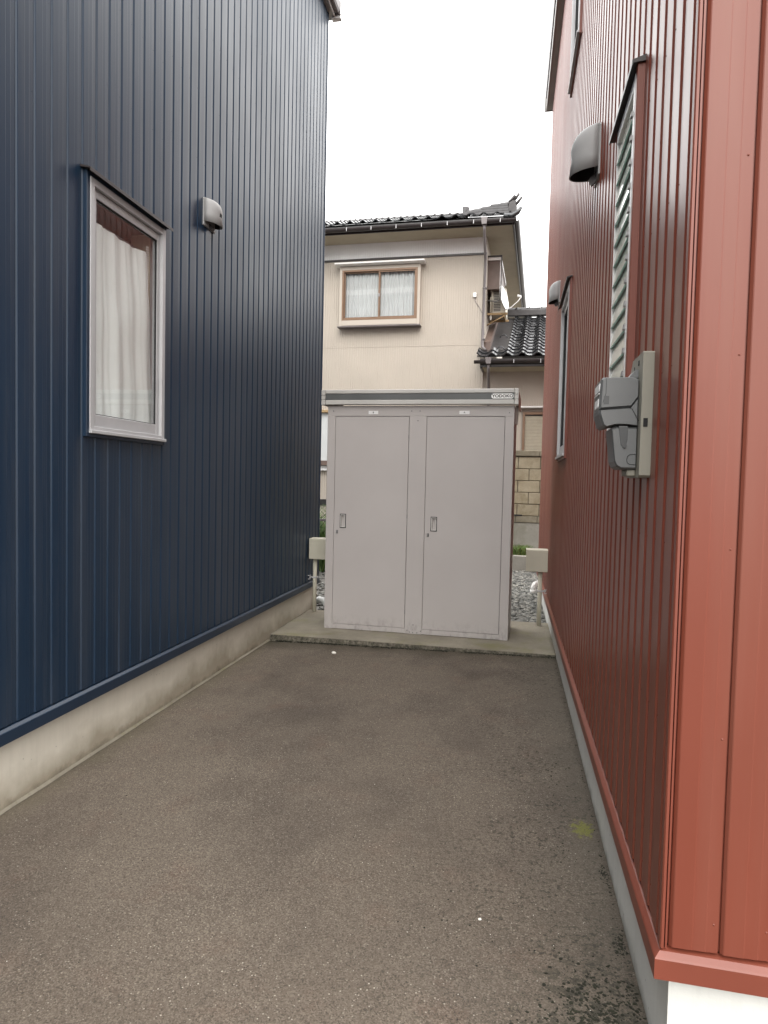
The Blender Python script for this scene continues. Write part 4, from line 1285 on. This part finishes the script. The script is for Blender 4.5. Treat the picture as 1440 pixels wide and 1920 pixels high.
part('fascia', MB().box(TU0+.08, EU0+6.3, VEW-.02, VEW+.009, EZ-.0, EZ+.15, .004).box(TU0+.08, TU0+.119, VEW+.010, VX-.06, EZ-.02, EZ+.15, .004), M['gutter'], wg)
part('gutter', half_gutter(TU0-.02, EU0+6.3, .055, 'u', VEW-.076, EZ+.105), M['gutter'], wg)
u = TU0+.22
while u < EU0+6:
    piece('gutter_bracket', hb, wg, (u, VEW-.124, EZ+.108)); u += .47
ux2 = uv(-.46, 12.7)[0]
dp = MB(); dp.prism([(ux2-.055, EZ+.155), (ux2+.055, EZ+.155), (ux2+.042, EZ+.04), (ux2-.042, EZ+.04)], VEW-.14, VEW-.03, 'y')
part('rain_hopper', dp, M['pipe'], wg)
dp = MB(); dp.tube([(ux2, VEW-.08, EZ+.05), (ux2, VEW-.07, EZ-.06), (ux2-.025, VX-.10, EZ-.30), (ux2-.025, VX-.05, EZ-.40), (ux2-.025, VX-.05, .3)], .0265, 10)
part('downpipe', dp, M['pipe'], wg)
# tiles of the wing
SLW = math.atan(.455)
PW2, PL2 = .272, .243
tile2 = pantile(PW2, PL2+.03, .022, .036).mesh('roof_tile', M['tile'])
RZ = EZ+.20
NR = 14
def wing_pos(r): return (VEW-.07+r*PL2*math.cos(SLW), RZ+r*PL2*math.sin(SLW))
for r in range(NR):
    vv, zz_ = wing_pos(r)
    for i in range(20):
        u = TU0+.02+i*PW2
        if vv > VX-.25 and u < UCR+.22: continue
        o = piece('roof_tile', tile2, wg, (u, vv, zz_+.012), (1, 1, 1), (SLW-.075, 0, 0))
rp = MB(); v1, z1_ = wing_pos(NR)
rp.quad((UCR+.12, VEW-.05, RZ-.03), (TU0+20*PW2, VEW-.05, RZ-.03), (TU0+20*PW2, v1, z1_-.03), (UCR+.12, v1, z1_-.03))
rp.quad((TU0+.02, VEW-.05, RZ-.03), (UCR+.12, VEW-.05, RZ-.03), (UCR+.12, VH-.02, RZ-.03+.46*.47), (TU0+.02, VH-.02, RZ-.03+.46*.47))
rp.quad((UCR+.12, v1+.2, z1_-.05), (TU0+20*PW2, v1+.2, z1_-.05), (TU0+20*PW2, v1+3.3, z1_-1.5), (UCR+.12, v1+3.3, z1_-1.5))
part('roof', rp, M['ceramic'], wg)
part('verge_flashing', MB().prism([(VH+.03, RZ+.20), (VH+.03, RZ+.36), (v1, z1_+.16), (v1, z1_+.02)], UCR+.010, UCR+.13, 'x'), M['brown'], wg)
part('ridge_course', MB().box(UCR+.20, TU0+20*PW2, v1-.09, v1+.09, z1_+.0, z1_+.135, .01), M['ceramic'], wg)
u = UCR+.22
while u < TU0+19*PW2:
    mb = MB(); mb.tube([(u, v1, z1_+.145), (u+.035, v1, z1_+.145), (u+.04, v1, z1_+.145), (u+.262, v1, z1_+.145)], [.060, .060, .048, .048], 10)
    part('ridge_cap_tile', mb, M['ceramic'], wg); u += .265
# snow-stop loops on a few tiles
for i, r in ((1, 1), (2, 2), (3, 1), (4, 2), (1, 5), (2, 6), (3, 5), (3, 9), (2, 9), (4, 6)):
    vv, zz_ = wing_pos(r+.3)
    mb = MB(); uu = TU0+.02+(i+.5)*PW2
    mb.tube([(uu+.07*math.cos(a*PI/6), vv+.02, zz_+.02+.055*math.sin(a*PI/6)) for a in range(7)], .011, 6)
    part('snow_guard', mb, M['tile'], wg)
wv = part('window', MB().box(wz[0]-.02, wz[1]+.02, VX-.02, VX+.05, wz[2]-.03, wz[2], .003), M['bronze'], wg, label='ground floor window with its beige slatted shutter down')
fr = MB(); fr.box(wz[0], wz[0]+.045, VX-.035, VX+.04, wz[2], wz[3], .003); fr.box(wz[1]-.045, wz[1], VX-.035, VX+.04, wz[2], wz[3], .003); fr.box(wz[0]+.045, wz[1]-.045, VX-.034, VX+.04, wz[3]-.05, wz[3], .003)
part('frame', fr, M['bronze'], wv)
part('hood', MB().box(wz[0]-.13, wz[1]+.13, VX-.12, VX-.001, wz[3]+.068, wz[3]+.098, .006), M['white'], wv)
slat = MB().box(wz[0]+.046, wz[1]-.046, -.009, .009, 0, .024, .004).mesh('shutter_slat', M['shutter'])
z_ = wz[2]+.004
while z_ < wz[3]-.08:
    q = bpy.data.objects.new('shutter_slat', slat); COL.objects.link(q); q.parent = wv
    g_ = ORG[wv]; q.location = (-g_[0], VX-.005-g_[1], z_-g_[2]); z_ += .027
part('shutter_backing', MB().box(wz[0]+.04, wz[1]-.04, VX+.01, VX+.02, wz[2], wz[3]-.03), M['room_shade'], wv)

# satellite dish, condenser
dsx, dsv, dsz = uv(-.27, 13.9)[0], 13.62, 5.02
ds = thing('satellite_dish', 'white satellite dish seen edge-on beside the corner of the cream house', 'satellite dish', (dsx, dsv, dsz), HY)
dm = MB(); rows = []
ax = Vector((.93, -.30, .22)).normalized()
sd = ax.cross(Vector((0, 0, 1))).normalized(); upv = sd.cross(ax).normalized()
cen = Vector((dsx, dsv, dsz+.06))
for j in range(7):
    rr = .225*j/6
    rows.append([cen+ax*(.055*(j/6)**2)+sd*(rr*.92*math.cos(2*PI*k_/24))+upv*(rr*1.05*math.sin(2*PI*k_/24)) for k_ in range(25)])
dm.grid(rows)
rows = [[p-ax*.010 for p in r] for r in rows]; dm.grid(rows)
part('reflector', dm, M['white'], ds)
am = MB(); foot = cen-upv*.225+ax*.05
am.tube([foot-ax*.06, foot+ax*.10-upv*.01, foot+ax*.26+upv*.07, foot+ax*.33+upv*.13], .011, 8)
part('feed_arm', am, M['white'], ds)
part('receiver', MB().tube([foot+ax*.33+upv*.13, foot+ax*.27+upv*.17], .022, 10), M['white'], ds)
br_ = MB(); br_.tube([cen-ax*.02, cen-ax*.12-upv*.02, (UCR, dsv+.02, dsz+.04)], .014, 8)
part('mount', br_, M['alu_dark'], ds)
cdu0, cdu1 = UCR+.07, UCR+.36
cdn = thing('air_conditioner', 'ivory air conditioner unit with a dark grille on a rusty bracket behind the dish', 'air conditioner', (UCR+.2, 13.8, 4.83), HY)
part('casing', MB().box(cdu0, cdu1, 13.78, 14.5, 4.84, 5.32, .01), M['condenser'], cdn)
gl_ = MB()
for k_ in range(13): gl_.box(cdu0+.06, cdu1-.10, 13.768, 13.779, 4.88+k_*.031, 4.893+k_*.031)
part('grille', gl_, M['dark_trim'], cdn)
pp = MB(); pp.tube([(cdu0+.03, 13.74, 4.86), (cdu0+.03, 13.72, 5.22), (cdu0-.02, 13.72, 5.30)], .014, 8); pp.tube([(cdu0-.0, 13.74, 4.86), (cdu0, 13.74, 5.15)], .012, 8)
part('hose', pp, M['condenser'], cdn)
rk = thing('wall_bracket', 'rusty steel bracket fixed to the side of the cream house under the air conditioner', 'bracket', (UCR+.2, 13.7, 4.8), HY)
part('arm', MB().box(UCR+.010, UCR+.40, 13.70, 13.74, 4.790, 4.832, .003).box(UCR+.010, UCR+.40, 14.3, 14.34, 4.790, 4.832, .003), M['rust'], rk)
part('strut', MB().tube([(UCR+.012, 13.72, 4.60), (UCR+.36, 13.72, 4.785)], .014, 6), M['rust'], rk)
part('brace', MB().box(UCR+.3, UCR+.34, 13.741, 14.299, 4.795, 4.825), M['rust'], rk)

# left gap on the house: pale sheet window, brown sill, dark vent gap
lu0, lu1 = uv(-4.6, 13.4)[0], uv(-3.1, 13.4)[0]
gw = part('window', MB().box(lu0, lu1, VH-.06, VH-.01, 1.885, 2.83, .004), M['lace'], hs, label='ground floor opening covered with a pale sheet')
part('sill', MB().box(lu0-.03, lu1+.03, VH-.13, VH-.005, 1.79, 1.880, .006), M['brown'], gw)
part('head_trim', MB().box(lu0-.03, lu1+.03, VH-.12, VH-.005, 2.835, 2.89, .006), M['rust'], gw)
part('apron', MB().box(lu0-.03, lu1+.03, VH-.07, VH-.005, 1.69, 1.788, .004), M['pale_wall'], gw)
part('vent_gap', MB().box(lu0-.1, lu1+.1, VH-.03, VH-.004, 1.0, 1.115), M['black_fill'], hs)

# ------------------------------------------------------------------ small stuff on the drive
def lumps(spots, zfun, flat=.35):
    mb = MB()
    bm = bmesh.new(); bmesh.ops.create_icosphere(bm, subdivisions=1, radius=1)
    bv = [tuple(p.co) for p in bm.verts]; bf = [tuple(q.index for q in p.verts) for p in bm.faces]; bm.free()
    for x, y, r in spots:
        a = random.uniform(0, PI); ca, sa_ = math.cos(a), math.sin(a); e = random.uniform(.5, 1)
        k_ = len(mb.v)
        for p, q, s2 in bv:
            j = r*(1+random.uniform(-.35, .35))
            p, q, s2 = p*j, q*j*e, s2*j*flat
            mb.v.append((x+p*ca-q*sa_, y+p*sa_+q*ca, zfun(x, y)+s2))
        mb.f += [tuple(k_+t_ for t_ in q) for q in bf]; mb.s += [False]*len(bf)
    return mb
sp = []
def cluster(cx, cy, rx, ry, n_, r0, r1):
    for i in range(n_):
        sp.append((random.gauss(cx, rx), random.gauss(cy, ry), random.uniform(r0, r1)*random.random()**.5))
cluster(.29, 1.96, .06, .10, 900, .0015, .009); cluster(.17, 1.86, .06, .06, 260, .0015, .007)
cluster(.395, 2.30, .012, .03, 160, .0015, .007); cluster(.40, 2.71, .010, .03, 110, .0015, .006)
cluster(.39, 2.07, .012, .03, 30, .003, .008); cluster(.22, 2.85, .05, .05, 40, .002, .007)
cluster(.26, 3.6, .06, .2, 90, .002, .008); cluster(-.1, 2.3, .12, .12, 60, .002, .006)
cluster(.1, 4.1, .2, .3, 90, .002, .007); cluster(-1.5, 3.4, .2, .2, 40, .002, .006)
for i in range(150): sp.append((.412-abs(random.gauss(0, .008)), random.uniform(1.6, 6), random.uniform(.002, .006)))
sp = [p_ for p_ in sp if p_[0] < .418]
single('moss_clumps', lumps(sp, rise, .3), M['moss'], 'dark moss and dirt growing in patches on the asphalt along the red house', 'moss', kind='stuff')
sp = []
for i in range(2200):
    x = random.uniform(-2.1, .42); t_ = random.random()
    yy = 6.075-math.tan(math.radians(2.0))*(x+2.165)-abs(random.gauss(0, .022))-.006
    if noise.noise(Vector((x*6, 3, 0)))+random.uniform(-.4, .4) < -.15: continue
    sp.append((x, yy, random.uniform(.002, .011)*random.random()**.4))
single('moss_line', lumps(sp, rise, .55), M['moss'], 'dark moss line along the front edge of the concrete slab', 'moss', kind='stuff')
sp = [(random.uniform(-2.1, .4), random.uniform(1.5, 5.9), random.uniform(.001, .0035)) for i in range(420)]
single('crumbs', lumps(sp, rise, .6), M['crumb'], 'small black crumbs scattered over the asphalt driveway', 'dirt', kind='stuff')
sp = [(random.uniform(-2.1, .4), random.uniform(1.4, 5.9), random.uniform(.0008, .0020)) for i in range(160)]
single('grit', lumps(sp, rise, .7), M['pebble'], 'tiny pale grit on the asphalt driveway', 'grit', kind='stuff')
for (x, y, r, lb) in ((-1.451, 5.685, .017, 'white pebble lying on the asphalt just in front of the concrete slab'),
                      (-.06, 2.33, .005, 'tiny white pebble on the asphalt near the red house'),):
    bm = bmesh.new(); bmesh.ops.create_icosphere(bm, subdivisions=2, radius=r)
    for v in bm.verts: v.co = Vector((v.co.x*1.25, v.co.y*.9, v.co.z*.7+r*.55))*(1+.12*noise.noise(v.co*60))
    mb = MB().addbm(bm, True)
    o = single('pebble', mb, M['pebble'], lb, 'pebble'); o.location = (x, y, rise(x, y))

# ------------------------------------------------------------------ render settings
SC.render.engine = 'CYCLES'
SC.cycles.max_bounces = 7
SC.cycles.diffuse_bounces = 4
SC.cycles.transparent_max_bounces = 10
